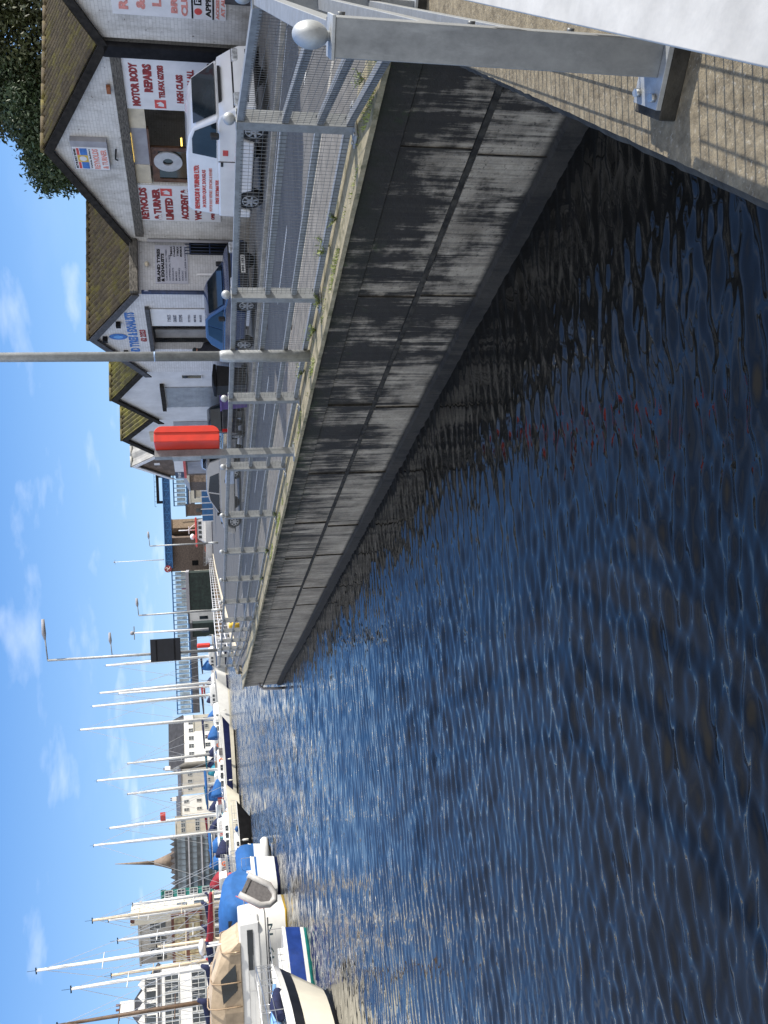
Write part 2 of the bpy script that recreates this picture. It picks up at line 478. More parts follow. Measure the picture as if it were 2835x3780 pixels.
# forecourt in front of the workshops, a low kerb and centre line
strip('forecourt_pavement', M_PAVE, -6, 30, 30, 6.45, -.2, -.055, 0, 1)
strip('far_kerb_path', M_KERB, -6, 30, 6.47, 6.33, -.2, -.045, 0, 1)
cm = MB()
for k in range(14):
    s = 1.0+k*6.0; cm.box(-s-2.6,3.80,-.126,-s,3.90,-.1255)
for t in (1.68, 6.14): cm.box(-42,t,-.126,6,t+.06,-.1255)
tag(cm.build('road_marking', M_LINE, loc=(A0.x,A0.y,0), rotz=QROT), kind='structure')

# near arm: sandy deck slab with a dark broken edge
dk = MB(); segs = 160; rim = []
for i in range(segs+1):
    p = COR + G*(9.0*i/segs - .02); nr = Vector((G.y,-G.x,0))    # outward (to the water)
    nr = Vector((-.84,.542,0))
    j = noise.noise((i*.9,0,0))*.006
    rim.append(p + nr*j)
back = [COR + Vector((.84,-.542,0))*6.0 + G*9.0, COR + Vector((.84,-.542,0))*6.0 + G*-1.5, q(-1.5,1.2)]
poly = [(p.x,p.y,.006) for p in rim] + [(p.x,p.y,.006) for p in back]
dk.add(poly, [list(range(len(poly)))])
tag(dk.build('deck_path', M_PLAT), kind='structure')
ed = MB()
rows = []
for i, p in enumerate(rim):
    nr = Vector((-.84,.542,0)); j = noise.noise((i*.8,7,0))*.009
    rows.append([(p.x,p.y,.006), (p.x+nr.x*(.022+j), p.y+nr.y*(.022+j), -.012), (p.x+nr.x*(.03+j), p.y+nr.y*(.03+j), -.07), (p.x, p.y, -.12), (p.x-nr.x*.02, p.y-nr.y*.02, -.3)])
ed.loft(rows, False, False, closed=False, smooth=False)
tag(ed.build('deck_edge_path', M_EDGE), kind='structure')

# ------------------------------------------------------------------- railing
def galv_mat(c, name):
    m, nt, b = new_mat(name); n = N(nt); v = n.coord()
    f = n.noise(v, 7, 7, .7); f2 = n.noise(n.coord((1,1,.3)), 28, 4, .6)
    c0 = tuple(x*.60 for x in c)
    cc = n.ramp(f, .30, .70, c0, c)
    cc = n.mix(n.math('MULTIPLY', n.ramp(f2, .55, .75), .35), cc, tuple(x*1.35 for x in c))
    n.link(cc, b.inputs['Base Color']); b.inputs['Metallic'].default_value = .35
    n.link(n.ramp(f, .3, .7, (.62,)*3, (.42,)*3), b.inputs['Roughness'])
    n.link(n.bump(n.noise(v, 55, 4, .6), .12, .004), b.inputs['Normal']); return m
M_GALV = galv_mat((.32,.335,.345), 'galvanised_steel')
M_GALV2 = galv_mat((.46,.48,.49), 'bright_galvanised_steel')
M_WIRE = M((.15,.16,.17), .5, .4, .2, 20)
M_BOLT = M((.50,.50,.48), .35, .7, .2, 30)
M_RUST = M((.20,.075,.02), .9, 0, .5, 18, .5, c2=(.06,.03,.015))
HP = 1.1
rail_root = thing('quay_railing', 'galvanised steel quayside railing with ball-topped posts, four flat rails and wire mesh', 'railing')
posts = [(q(s,0), QROT) for s in [i*2.958 for i in range(9)]]
far_posts = [atZ(923,2322,0), atZ(914,2360,0), atZ(903,2388,0), atZ(890,2416,0), Vector((-8.6,52.6,0)), Vector((-9.2,56.2,0))]
for p in far_posts: posts.append((Vector((p.x,p.y,0)), QROT))
pP = Vector((3.22,5.52,0)); pN = Vector((1.385,2.535,0)); GROT = math.atan2(-G.y,-G.x) + PI
# near arm frame: local +x along -G... posts keep their 150 mm side across the rail line
def post_parts():
    b = MB(); b.box(-.05,-.075,.035,.05,.075,HP-.006)
    body = b
    cap = MB(); cap.box(-.056,-.082,HP-.006,.056,.082,HP+.004)
    ball = MB(); ball.tube([(0,0,HP+.004),(0,0,HP+.02)], .02, 12); ball.sphere((0,0,HP+.062), .055, 24, 16)
    plate = MB(); plate.box(-.085,-.20,.018,.085,.20,.036)
    bolts = []
    for x in (-.055,.055):
        for y in (-.155,.155):
            bolts.append(MB().tube([(x,y,.0),(x,y,.037),(x,y,.0371),(x,y,.052)], [.011,.011,.019,.019], 6))
    return body, cap, ball, plate, bolts
proto = None
def add_post(p, rot):
    global proto
    if proto is None:
        body, cap, ball, plate, bolts = post_parts()
        o = body.build('post', M_GALV, rail_root, bevel=.004)
        cap.build('post_cap', M_GALV2, o, bevel=.002); ball.build('ball_finial', M_GALV2, o); plate.build('base_plate', M_GALV2, o, bevel=.002); [k.build('bolt', M_BOLT, o) for k in bolts]
        proto = o
    else: o = copy_tree(proto, rail_root)
    o.location = (p.x,p.y,p.z); o.rotation_euler.z = rot
    return o
for p, r in posts: add_post(p, r)
for p in (pP, pN, pN+G*3.4): add_post(p+Vector((0,0,.045)), math.atan2(G.y,G.x)).scale = (1,.70,.96)
for p in (pP, pN): mb = MB(); mb.box(-.10,-.17,.004,.085,.17,.062); mb.build('packer_block', M_EDGE, rail_root, bevel=.006, loc=(p.x,p.y,0), rotz=math.atan2(G.y,G.x))
RAILS = [1.063, .665, .345, .075]
def rail_seg(a, b, mesh=True, side=0, gap=.055, trim=.09, low=True, lo=.05, rails=None, r=.0021):
    d = (b-a); L = d.length; d = d.normalized(); rot = math.atan2(d.y, d.x)
    for k, z in enumerate(rails or (RAILS if low else RAILS[:3])):
        mb = MB()
        mb.box(gap, -.035, z-.032, L-gap, .035, z+.032)
        o = mb.build('rail', M_GALV, rail_root, bevel=.003, loc=(a.x,a.y,0), rotz=rot)
        cm = MB()                                          # clamp brackets and bolts at both ends
        for x in (gap-.012, L-gap-.03):
            cm.box(x,-.045,z-.040,x+.042,-.0352,z+.040); cm.tube([(x+.02,-.062,z),(x+.02,-.045,z)], .012, 6)
        cm.build('clamp', M_WIRE, o)
    if mesh:
        mb = MB(); x = trim
        while x < L-trim:
            mb.tube([(x,.037,lo),(x,.037,1.05)], r, 4, False); x += .052
        z = lo+.05
        while z < 1.03:
            mb.tube([(trim,.0395,z),(L-trim,.0395,z)], r, 4, False); z += .058
        mb.build('wire_mesh', M_WIRE, rail_root, loc=(a.x,a.y,0), rotz=rot)
allp = [p for p, r in posts]
for i in range(len(allp)-1):
    rail_seg(allp[i], allp[i+1], i < 7)
rail_seg(pP, allp[0]); rail_seg(pN, pP, low=False, lo=.008, r=.003)
# expansion gaps with rusty sleeves on three spans
sl = MB()
for s in (3.72, 10.6, 16.4):
    for z in RAILS[:3]:
        sl.box(-s-.05,-.028,z-.04,-s+.05,.046,z+.026)
sl.build('rusty_sleeve', M_RUST, rail_root, loc=(A0.x,A0.y,0), rotz=QROT)
o = pN+Vector((.84,-.542,0))*.24
rail_seg(o-G*.12, o+G*3.3, low=False, lo=.008, rails=RAILS[1:3], r=.003)
# wide flat handrail plate beside the camera, on the inner side of the near posts
hp = MB(); hx = Vector((.84,-.542,0))
rotg = math.atan2(G.y, G.x)
hp.box(.62, .161, 1.092, 3.3, .62, 1.100); hp.box(.62,.161,1.075,3.3,.167,1.092)
hp.build('handrail_plate', M((.50,.49,.46), .85, 0, .14, 9, .1, spec=.2, dirt=.25), rail_root, bevel=.002, loc=(pN.x,pN.y,0), rotz=rotg)
# -------------------------------------------------------- workshops on the quay
CAM_S = (CAM-A0).dot(D); CAM_T = (CAM-A0).dot(NN)
def atT(px, py, t):
    d = ray(px, py); k = (t-CAM_T)/d.dot(NN); p = CAM+d*k
    return (p-A0).dot(D), p.z
def atS(px, py, s):
    d = ray(px, py); k = (s-CAM_S)/d.dot(D); p = CAM+d*k
    return (p-A0).dot(NN), p.z
def r1(x, y): return x*.6028, y*.6028
def r2(x, y): return x*.6028, 600+y*.6028
def r3(x, y): return 100+x*.6028, 1200+y*.6028
ZF = -.055

def brick_mat(c, dirt=.5):
    m, nt, b = new_mat('painted_brick'); n = N(nt); v = n.coord()
    x, y, z = n.xyz(v)
    cmb = nt.nodes.new('ShaderNodeCombineXYZ'); n.link(n.math('ADD', x, y), cmb.inputs[0]); n.link(z, cmb.inputs[1])
    br = nt.nodes.new('ShaderNodeTexBrick'); n.link(cmb.outputs[0], br.inputs['Vector'])
    br.inputs['Scale'].default_value = 1; br.inputs['Brick Width'].default_value = .225; br.inputs['Row Height'].default_value = .075
    br.inputs['Mortar Size'].default_value = .007; br.inputs['Mortar Smooth'].default_value = .2
    br.inputs['Color1'].default_value = (*c,1); br.inputs['Color2'].default_value = (*[k*.90 for k in c],1); br.inputs['Mortar'].default_value = (*[k*.74 for k in c],1)
    d = n.ramp(n.noise(n.coord((1,1,.45)), 2.1, 9, .72), .47, .68)
    cc = n.mix(n.math('MULTIPLY', d, dirt*.75), br.outputs['Color'], (.20,.18,.15))
    chip = n.ramp(n.noise(v, 9, 5, .7), .635, .66)
    cc = n.mix(n.math('MULTIPLY', chip, dirt), cc, (.13,.10,.085))
    low = n.lin(n.math('ADD', z, n.math('MULTIPLY', n.noise(v, 3, 5), .5)), .75, .25)
    cc = n.mix(n.math('MULTIPLY', low, dirt*.8), cc, (.16,.135,.105))
    n.link(cc, b.inputs['Base Color']); b.inputs['Roughness'].default_value = .75
    n.link(n.bump(br.outputs['Fac'], -.5, .012), b.inputs['Normal'])
    return m
def roof_mat(c0, c1, cm, amt=.6):
    m, nt, b = new_mat('mossy_roof'); n = N(nt); v = n.coord()
    c = n.ramp(n.noise(v, 3, 6, .6), .3, .7, c0, c1)
    mo = n.ramp(n.noise(v, 1.6, 9, .75), .56-.14*amt, .72-.14*amt)
    c = n.mix(n.math('MULTIPLY', mo, .9), c, cm)
    sp = n.ramp(n.noise(v, 17, 5, .7), .55, .66); c = n.mix(n.math('MULTIPLY', sp, .7), c, (.035,.03,.02))
    n.link(c, b.inputs['Base Color']); b.inputs['Roughness'].default_value = .95
    n.link(n.bump(n.noise(v, 22, 6, .7), .8, .02), b.inputs['Normal']); return m
M_BRICK = brick_mat((.68,.67,.65), .8); M_BRICK2 = brick_mat((.70,.70,.72), .35)
M_RENDER = M((.66,.67,.70), .8, 0, .10, 1.5, dirt=.12)
M_ROOF = roof_mat((.055,.042,.026), (.13,.10,.055), (.17,.145,.03), .55)
M_ROOF2 = roof_mat((.07,.06,.03), (.14,.12,.055), (.22,.20,.04), .75)
M_SLATE = M((.34,.34,.33), .7, 0, .2, 3, .2)
M_BARGE = M((.028,.025,.022), .9, 0, .4, 7, .3, spec=.2, dirt=.2)
M_BARGE2 = M((.07,.07,.078), .7, 0, .3, 7)
M_DARK = M((.012,.012,.013), .8, 0, .4, 3, spec=.1)
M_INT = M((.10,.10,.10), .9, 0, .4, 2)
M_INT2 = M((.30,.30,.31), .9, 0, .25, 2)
M_WOOD = M((.12,.06,.035), .6, 0, .4, 8)
M_BEAM = M((.13,.12,.105), .9, 0, .5, 9, .5, stretch=(1,1,4), dirt=.5)
M_WHITE = M((.74,.74,.76), .55, 0, .06, 3, dirt=.06)
M_RED = M((.30,.035,.035), .6, 0, .3, 9)
M_RED2 = M((.62,.08,.07), .5, 0, .2, 9)
M_PINK = M((.70,.28,.24), .6, 0, .2, 9)
M_BLACK = M((.014,.014,.016), .7, 0, .3, 9, spec=.15)
M_BLUE = M((.05,.17,.50), .5, 0, .2, 9)
M_NAVY = M((.02,.035,.09), .5, 0, .3, 9)
M_YELLOW = M((.70,.46,.06), .5, 0, .15, 9)
M_GLASS = glass_mat(); M_GREYP = M((.33,.33,.36), .7, 0, .12, 3)
M_CREAM = M((.62,.55,.42), .8, 0, .15, 3)
M_RUSTP = M((.25,.09,.04), .9, 0, .4, 12)
def emis(c, s):
    m, nt, b = new_mat('lamp_glow'); b.inputs['Base Color'].default_value = (*c,1)
    b.inputs['Emission Color'].default_value = (*c,1); b.inputs['Emission Strength'].default_value = s; return m
M_TUBE = emis((1,.68,.14), 1.6)

def corrugated(mb, p0, p1, q0, q1, pitch, amp, th=.05, cols=None):
    """a corrugated slope: ridge line p0->p1, eave line q0->q1, ribs run ridge to eave"""
    p0,p1,q0,q1 = map(Vector,(p0,p1,q0,q1)); L = (p1-p0).length
    nrm = (p1-p0).cross(q0-p0).normalized()
    if nrm.z < 0: nrm = -nrm
    k = max(2, int(L/pitch*5)); top = []
    rows = 5
    for i in range(k+1):
        u = i/k; ph = 2*PI*u*L/pitch; h = amp*math.cos(ph)
        line = []
        for j in range(rows+1):
            v_ = j/rows
            a = p0.lerp(p1,u); b_ = q0.lerp(q1,u)
            lap = -.012*((j % 2))                     # overlapping sheets
            line.append(a.lerp(b_, v_) + nrm*(h+lap+.012*noise.noise((u*14,v_*5,p0.x))))
        top.append(line)
    vs = [p for l in top for p in l]; fs = []
    for i in range(k):
        for j in range(rows):
            a = i*(rows+1)+j; fs.append((a, a+rows+1, a+rows+2, a+1))
    mb.add(vs, fs, False)
    mb.add([p0-nrm*th, p1-nrm*th, q1-nrm*th, q0-nrm*th], [(0,1,2,3)])

def gable(name, label, sr, sl, t, ze, za, sa, depth, wallm, roofm, bargem, opening=None, pitch=.21, ridge_m=None):
    """ridge runs inland; local x = to the right, y = inland, z up. returns root and X(s)"""
    root = thing(name, label, 'workshop', tuple(q(sl, t, ZF)), QROT, 'workshops along the quay road')
    W = sl-sr; xa = sl-sa; e = ze-ZF; a = za-ZF; T = .25
    mb = MB()
    if opening:
        x0, x1, z1 = sl-opening[0], sl-opening[1], opening[2]-ZF
        mb.box(0,0,0,x0,T,e); mb.box(x1,0,0,W,T,e); mb.box(x0,0,z1,x1,T,e)
    else: mb.box(0,0,0,W,T,e)
    mb.prism([(0,e),(W,e),(xa,a)], 'y', 0, T)
    mb.box(0,T,0,.2,depth,e); mb.box(W-.2,T,0,W,depth,e); mb.box(.2,depth-.2,0,W-.2,depth,e)
    wall = mb.build('wall', wallm, root)
    ov = .10; sl_l = (a-e)/xa; sl_r = (a-e)/(W-xa); dz = .12
    rb = MB()
    corrugated(rb, (xa,-ov,a+dz), (xa,depth,a+dz), (-.12,-ov,e-.12*sl_l+dz), (-.12,depth,e-.12*sl_l+dz), pitch, .038)
    corrugated(rb, (xa,-ov,a+dz), (xa,depth,a+dz), (W+.12,-ov,e-.12*sl_r+dz), (W+.12,depth,e-.12*sl_r+dz), pitch, .038)
    roof = rb.build('roof', roofm, root)
    cp = MB(); y = -ov-.03; kk = 0
    while y < depth:                                       # ridge tiles
        cp.tube([(xa,y,a+dz+.02),(xa,min(y+.52,depth),a+dz+.03)], .06, 8); y += .5
    cp.build('ridge_tiles', ridge_m or roofm, roof)
    for sgn, xe, slp in ((-1,-.12,sl_l),(1,W+.12,sl_r)):
        bb = MB(); zt = e-.12*slp
        bb.add([(xa,-ov-.05,a+dz-.01),(xe,-ov-.05,zt+dz-.01),(xe,-ov-.05,zt+dz-.22),(xa,-ov-.05,a+dz-.24),
                (xa,-ov,a+dz-.01),(xe,-ov,zt+dz-.01),(xe,-ov,zt+dz-.22),(xa,-ov,a+dz-.24)],
               [(0,1,2,3),(7,6,5,4),(0,4,5,1),(1,5,6,2),(2,6,7,3),(3,7,4,0)])
        bb.build('bargeboard', bargem, root)
    if opening:
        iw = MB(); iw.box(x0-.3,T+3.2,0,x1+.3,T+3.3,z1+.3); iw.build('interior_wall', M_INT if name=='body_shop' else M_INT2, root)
    return root, wall

def sign(name, label, pos_s, t, z0, z1, s0, s1, m, cat='sign', th=.03, rot=QROT):
    """flat board on a facade plane, s0>s1 (left,right); origin at its lower left corner"""
    o = thing(name, label, cat, tuple(q(s0, t-th-.004, z0)), rot)
    mb = MB(); mb.box(0,0,0,s0-s1,th,z1-z0); mb.build('board', m, o, bevel=.004)
    return o, s0-s1, z1-z0

# ---- body repair shop
T1 = 9.9
b1, b1w = gable('body_shop', 'old white painted brick gabled workshop with mossy corrugated roof behind the white van', 9.2, 16.35, T1, 3.3, 4.93, 12.5, 11, M_BRICK, M_ROOF, M_BARGE, (13.75,11.02,2.98))
def bx1(s): return 16.35-s
mb = MB(); mb.box(bx1(16.0),-.10,2.93-ZF,bx1(9.4),-.003,3.16-ZF); mb.build('lintel', M_BEAM, b1, bevel=.01)
mb = MB(); mb.box(bx1(13.75),.02,2.55-ZF,bx1(13.05),.07,2.98-ZF); mb.build('fascia_panel', M_CREAM, b1)
mb = MB(); mb.box(bx1(11.72),.02,2.55-ZF,bx1(11.02),.07,2.98-ZF); mb.build('fascia_panel', M_CREAM, b1)
mb = MB(); mb.box(bx1(13.05),.03,2.52-ZF,bx1(11.72),.06,2.98-ZF); fp = mb.build('window', M_GREYP, b1)
mb = MB(); mb.box(bx1(12.95),.012,2.93-ZF,bx1(11.9),.022,2.945-ZF); mb.build('strip_lamp', M_TUBE, fp)
mb = MB(); mb.box(bx1(13.05),.0,2.50-ZF,bx1(11.72),.10,2.55-ZF); mb.build('transom', M_WOOD, b1)
# brown door with a glazed panel and a round extractor
dr = MB(); xl, xr = bx1(13.74), bx1(12.42)
for a_ in ((xl,0,xl+.13,2.55),(xr-.13,0,xr,2.55),(xl+.13,2.38,xr-.13,2.55),(xl+.13,0,xr-.13,.35)): dr.box(a_[0],.05,a_[1],a_[2],.12,a_[3])
door = dr.build('door', M_WOOD, b1)
mb = MB(); mb.box(xl+.13,.075,.35,xr-.13,.09,2.38); pane = mb.build('pane', M_GLASS, door)
ps, pz = atT(*r1(1030,1000), T1); xc = bx1(ps)
mb = MB()
for k in range(24):
    a0, a1 = 2*PI*k/24, 2*PI*(k+1)/24; ro, ri = .36, .13
    P = [(xc+r_*math.cos(a_), y_, pz-ZF+r_*math.sin(a_)) for y_ in (.03,.07) for r_ in (ro,ri) for a_ in (a0,a1)]
    mb.add(P, [(0,1,3,2),(4,6,7,5),(0,4,5,1),(2,3,7,6)])
mb.build('round_vent', M((.50,.51,.53), .5, 0, .1, 5), door)
for (ya,yb,xx) in ((850,912,1110),(935,975,1115),(1005,1045,1118)):
    sa_, za_ = atT(*r1(xx,ya), T1+.6); sb_, _ = atT(*r1(xx,yb), T1+.6)
    mb = MB(); mb.box(bx1(sb_),.6,za_-ZF-.02,bx1(sa_),.63,za_-ZF+.02); mb.build('strip_lamp', M_TUBE, b1)
# things standing about inside
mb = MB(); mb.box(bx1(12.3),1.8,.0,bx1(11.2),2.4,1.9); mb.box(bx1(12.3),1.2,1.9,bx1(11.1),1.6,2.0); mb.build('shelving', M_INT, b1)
# downpipes and lamps
mb = MB(); mb.box(bx1(9.42),-.15,0,bx1(9.06),-.003,3.3-ZF); mb.build('downpipe', M_BLACK, b1, bevel=.05)
mb = MB(); mb.tube([(bx1(16.2),-.07,.2),(bx1(16.2),-.07,2.9)], .045, 8); mb.build('downpipe', M_GREYP, b1)
for px in (r1(640,290), r1(665,525)):
    s_, z_ = atT(*px, T1); mb = MB(); mb.box(bx1(s_)-.13,-.12,z_-ZF-.04,bx1(s_)+.08,-.04,z_-ZF+.05); mb.build('floodlight', M_RUSTP, b1)
s_, z_ = atT(*r1(715,935), T1); mb = MB(); mb.tube([(bx1(s_)-.22,-.05,z_-ZF),(bx1(s_),-.2,z_-ZF+.03),(bx1(s_)+.2,-.06,z_-ZF)], .02, 6); mb.build('wall_lamp', M_BLACK, b1)
# mural-like sign boards
sg, w_, h_ = sign('fascia_sign', 'white board reading MOTOR BODY REPAIRS in dark red, right of the open workshop door', 0, T1, .9, 3.02, 11.02, 9.5, M_WHITE)
for tx, yy, hh, x0, x1 in (('MOTOR BODY',1.80,.19,.10,1.40),('REPAIRS',1.50,.20,.55,1.38),('TEL/FAX 627383',1.21,.15,.38,1.36),('HIGH CLASS',.80,.16,.25,1.12),('REPAIRS ON ALL',.55,.16,.05,1.28),('ACCIDENT',.28,.16,.35,1.05)):
    if tx == 'ACCIDENT': [text_mesh(sg, c_, M_RED, 1.06+.13*i_, -.004, .28, .12, .15, .05) for i_, c_ in enumerate('NT')]
    else: text_mesh(sg, tx, M_RED, (x0+x1)/2, -.004, yy, x1-x0, hh, .06)
def red_logo(root, x, z, w, h):
    mb = MB(); mb.box(x,-.006,z,x+w,-.001,z+h); o = mb.build('emblem', M_RED2, root)
    mb = MB(); mb.prism([(x+.2*w,z+.2*h),(x+.55*w,z+.2*h),(x+.8*w,z+.45*h),(x+.62*w,z+.85*h),(x+.45*w,z+.6*h),(x+.3*w,z+.75*h)], 'y', -.010, -.0061); mb.build('emblem_figure', M_WHITE, o)
red_logo(sg, .06, 1.13, .26, .26)
sg, w_, h_ = sign('fascia_sign', 'white board with large dark red lettering left of the open workshop door', 0, T1, .75, 3.08, 15.3, 13.78, M_WHITE)
for tx, yy, hh, x0, x1 in (('REYNOLDS',2.06,.21,.06,1.42),('& TURNER',1.72,.21,.06,1.40),('LIMITED',1.40,.21,.06,1.02),('ACCIDENT &',.98,.20,.08,1.40),('WORK',.62,.19,.06,.9),('OPEN',.22,.1,.1,.45)):
    text_mesh(sg, tx, M_RED, (x0+x1)/2, -.004, yy, x1-x0, hh, .06)
red_logo(sg, 1.10, 1.30, .30, .30)
sA, zA_ = atT(259,501,T1); sB, zB_ = atT(410,612,T1)
sg, w_, h_ = sign('gable_sign', 'weathered white box sign with a red, blue and yellow logo high under the gable', 0, T1, zB_, zA_+.02, sB, sA, M_GREYP, th=.14)
mb = MB(); mb.box(.02,-.004,.02,w_*.80,-.0005,h_-.02); pl = mb.build('face', M_WHITE, sg)
def rect(root, m, x0, x1, z0, z1, name, y=-.008):
    mb = MB(); mb.box(x0*w_,y,z0*h_,x1*w_,-.0041,z1*h_); return mb.build(name, m, root)
text_mesh(pl, 'MOTOR BODY REPAIRS', M_BLACK, .40*w_, -.0045, .925*h_, .68*w_, .07*h_, .03)
rect(pl, M_RED2, .05,.28,.80,.87,'stripe'); rect(pl, M_RED2, .53,.76,.80,.87,'stripe')
rect(pl, M_BLUE, .05,.28,.58,.78,'panel'); rect(pl, M_BLUE, .53,.76,.58,.78,'panel'); rect(pl, M_YELLOW, .29,.52,.58,.87,'panel')
mb = MB(); mb.disc((.405*w_,-.009,.72*h_), (0,1,0), .10*h_, .004, 20); mb.build('roundel', M_WHITE, pl)
text_mesh(pl, 'Vehicle Builders', M_BLACK, .40*w_, -.0045, .52*h_, .68*w_, .05*h_, .02)
text_mesh(pl, 'REYNOLDS', M_PINK, .40*w_, -.0045, .36*h_, .70*w_, .17*h_, .03); text_mesh(pl, '& TURNER', M_PINK, .40*w_, -.0045, .13*h_, .66*w_, .16*h_, .03)

# ---- neighbour at the right edge
b0, b0w = gable('paint_shop', 'white painted brick gabled workshop cut off by the right-hand side of the view', 2.2, 9.0, T1, 3.3, 4.95, 5.6, 11, M_BRICK, M_ROOF, M_BARGE)
sA, zt_ = atT(*r1(690,75), T1); _, zb_ = atT(*r1(1385,100), T1)
sg, w_, h_ = sign('fascia_sign', 'white board with faded pink lettering cut off at the far right of the view', 0, T1, zb_, zt_, sA, sA-2.3, M_WHITE)
tag(sg, 'white board with faded pink lettering cut off at the far right of the view')
for tx, yy, hh, x0, x1 in (('REYNOLDS',.90,.085,.14,2.0),('& TURNER',.75,.08,.16,1.9),('LIMITED',.61,.08,.26,1.6),('BRAKES',.46,.06,.12,1.2),('CLUTCHES',.37,.06,.06,1.5),('ACCESS REQUIRED',.075,.035,.03,1.2),('AT ALL TIMES',.03,.035,.10,1.1)):
    text_mesh(sg, tx, M_PINK, (x0+x1)/2, -.004, yy*h_, x1-x0, hh*h_, .05)
mb = MB(); mb.box(.02,-.010,.11*h_,2.2,-.001,.125*h_); mb.box(.02,-.010,.295*h_,2.2,-.001,.31*h_); mb.build('border', M_BLACK, sg)
mb = MB(); mb.box(.36,-.008,.22*h_,1.2,-.001,.285*h_); e_ = mb.build('panel', M_BLACK, sg); text_mesh(e_, 'FERODO', M_WHITE, .78, -.009, .252*h_, .75, .045*h_, .03)
text_mesh(sg, 'APPROVED', M_BLACK, .62, -.004, .16*h_, 1.1, .05*h_, .03)
mb = MB(); mb.disc((.2,-.006,.25*h_), (0,1,0), .08, .006, 16); mb.build('roundel', M_RED2, sg)
mb = MB(); mb.box(1.1,-.06,0,3.2,-.003,.75); mb.build('plinth', M_BARGE2, b0)

# ---- tyre shop: stands forward, so its side wall faces us
T2, S2 = 8.2, 16.42
b2, b2w = gable('tyre_shop', 'white painted brick gabled tyre workshop with blue pipe and moss-covered roof behind the blue car', S2, 21.35, T2, 3.28, 4.70, 18.9, 12.5, M_BRICK2, M_ROOF, M_BARGE2, (19.75,17.2,2.9))
def bx2(s): return 21.35-s
W2 = 21.35-S2
mb = MB(); mb.box(W2+.003,-.05,3.13-ZF,W2+.22,1.7,3.36-ZF); mb.build('gutter', M_BEAM, b2, bevel=.02)
mb = MB(); mb.tube([(W2+.06,.02,3.05-ZF),(W2+.06,.02,.1)], .06, 8); mb.build('downpipe', M_NAVY, b2)
mb = MB(); mb.box(bx2(19.85),-.12,2.9-ZF,bx2(17.1),-.003,3.02-ZF); mb.build('lintel', M_BARGE2, b2)
# sign on the side wall
def side_sign(label, t0, t1, z0, z1, m):
    o = thing('wall_sign', label, 'sign', tuple(q(S2, t0, z0)), QROT)
    mb = MB(); mb.box(.003,0,0,.03,t1-t0,z1-z0); mb.build('board', m, o); return o
ta, za_ = atS(*r2(950,742), S2); tb, zb_ = atS(*r2(1145,512), S2)
so_ = side_sign('pale lilac board with black and grey lettering on the side wall of the tyre workshop', ta, tb, zb_, za_-.02, M((.55,.56,.64), .5, 0, .06, 2))
wd, hd = tb-ta, za_-.02-zb_
def side_text(tx, m, y0, y1, zf, hf, bold=.02): text_mesh(so_, tx, m, (y0+y1)/2*wd, .032, zf*hd, (y1-y0)*wd, hf*hd, bold, ax='x')
side_text('ISLAND TYRES', M_BLACK, .04,.90,.90,.10,.05); side_text('& EXHAUSTS', M_BLACK, .04,.78,.775,.10,.05)
for k, (tx, y1) in enumerate((('CAR VAN AND BIKE TYRES',.88),('COMMERCIAL TYRES',.74),('EXHAUSTS',.40),('BRAKES',.31),('BATTERIES',.40),('SHOCKS',.33),('4 WHEEL LAZER ALIGNMENT',.97))):
    side_text(tx, M_NAVY, .07, y1, .66-.098*k, .05, .0)
for k, tx in enumerate(('TIMAX','Delphi','TYMAX','MONROE')): side_text(tx, M_BLACK, .70, .97, .50-.10*k, .065, .03)
# barred window, meter box, lamps
ta, za_ = atS(*r2(1165,565), S2); tb, zb_ = atS(*r2(1400,475), S2)
y0_, y1_ = ta-T2, tb-T2
mb = MB(); mb.box(W2+.003,y0_,zb_-ZF,W2+.02,y1_,za_-ZF); wn = mb.build('window', M_GLASS, b2)
mb = MB()
for k in range(6): yy = y0_+(y1_-y0_)*k/5; mb.tube([(W2+.06,yy,zb_-ZF-.03),(W2+.06,yy,za_-ZF+.15)], .013, 5)
for f in (0,.5,1): mb.box(W2+.05,y0_-.02,zb_-ZF+(za_-zb_)*f-.02,W2+.075,y1_+.02,zb_-ZF+(za_-zb_)*f+.02)
mb.build('window_bars', M_NAVY, wn)
ta, za_ = atS(*r2(1005,460), S2); mb = MB(); mb.box(W2+.003,ta-T2-.13,za_-ZF-.14,W2+.1,ta-T2+.1,za_-ZF+.12); mb.build('meter_box', M_WHITE, b2, bevel=.01)
ta, za_ = atS(*r2(900,630), S2); mb = MB(); mb.sphere((W2+.08,ta-T2,za_-ZF), .08, 10, 8, (1,1,.8)); mb.build('wall_lamp', M_CREAM, b2)
ta, za_ = atS(*r2(1205,690), S2); mb = MB(); mb.tube([(W2+.05,ta-T2,za_-ZF),(W2+.05,ta-T2,.1)], .035, 8); mb.build('vent_pipe', M_WHITE, b2)
# front: shutter panel, gable lettering, oval badge
mb = MB(); mb.box(bx2(18.2),-.03,.0,bx2(17.22),-.003,2.88-ZF); pn = mb.build('sign_panel', M_WHITE, b2)
for k, (tx, m_) in enumerate((('TYRES',M_NAVY),('EXHAUST',M_NAVY),('SYSTEMS',M_NAVY),('FITTED',M_NAVY),('LIGHT TRUCK',M_NAVY),('BRAKES',M_NAVY),('BATTERIES',M_NAVY),('REPAIRS',M_RED2),('PUNCTURE',M_NAVY),('MOT',M_RED2))):
    text_mesh(pn, tx, m_, bx2(17.74), -.033, 2.35-.17*k-ZF-(0.08 if k > 2 else 0), .42, .10 if k < 3 else .065, .0)
sA, zA_ = atT(*r2(790,915), T2); sB, zB_ = atT(*r2(830,1160), T2)
text_mesh(b2w, 'ISLAND TYRES & EXHAUSTS', M_BLUE, bx2(18.95), -.004, (zA_+zB_)/2-ZF, 3.0, .30, .05)
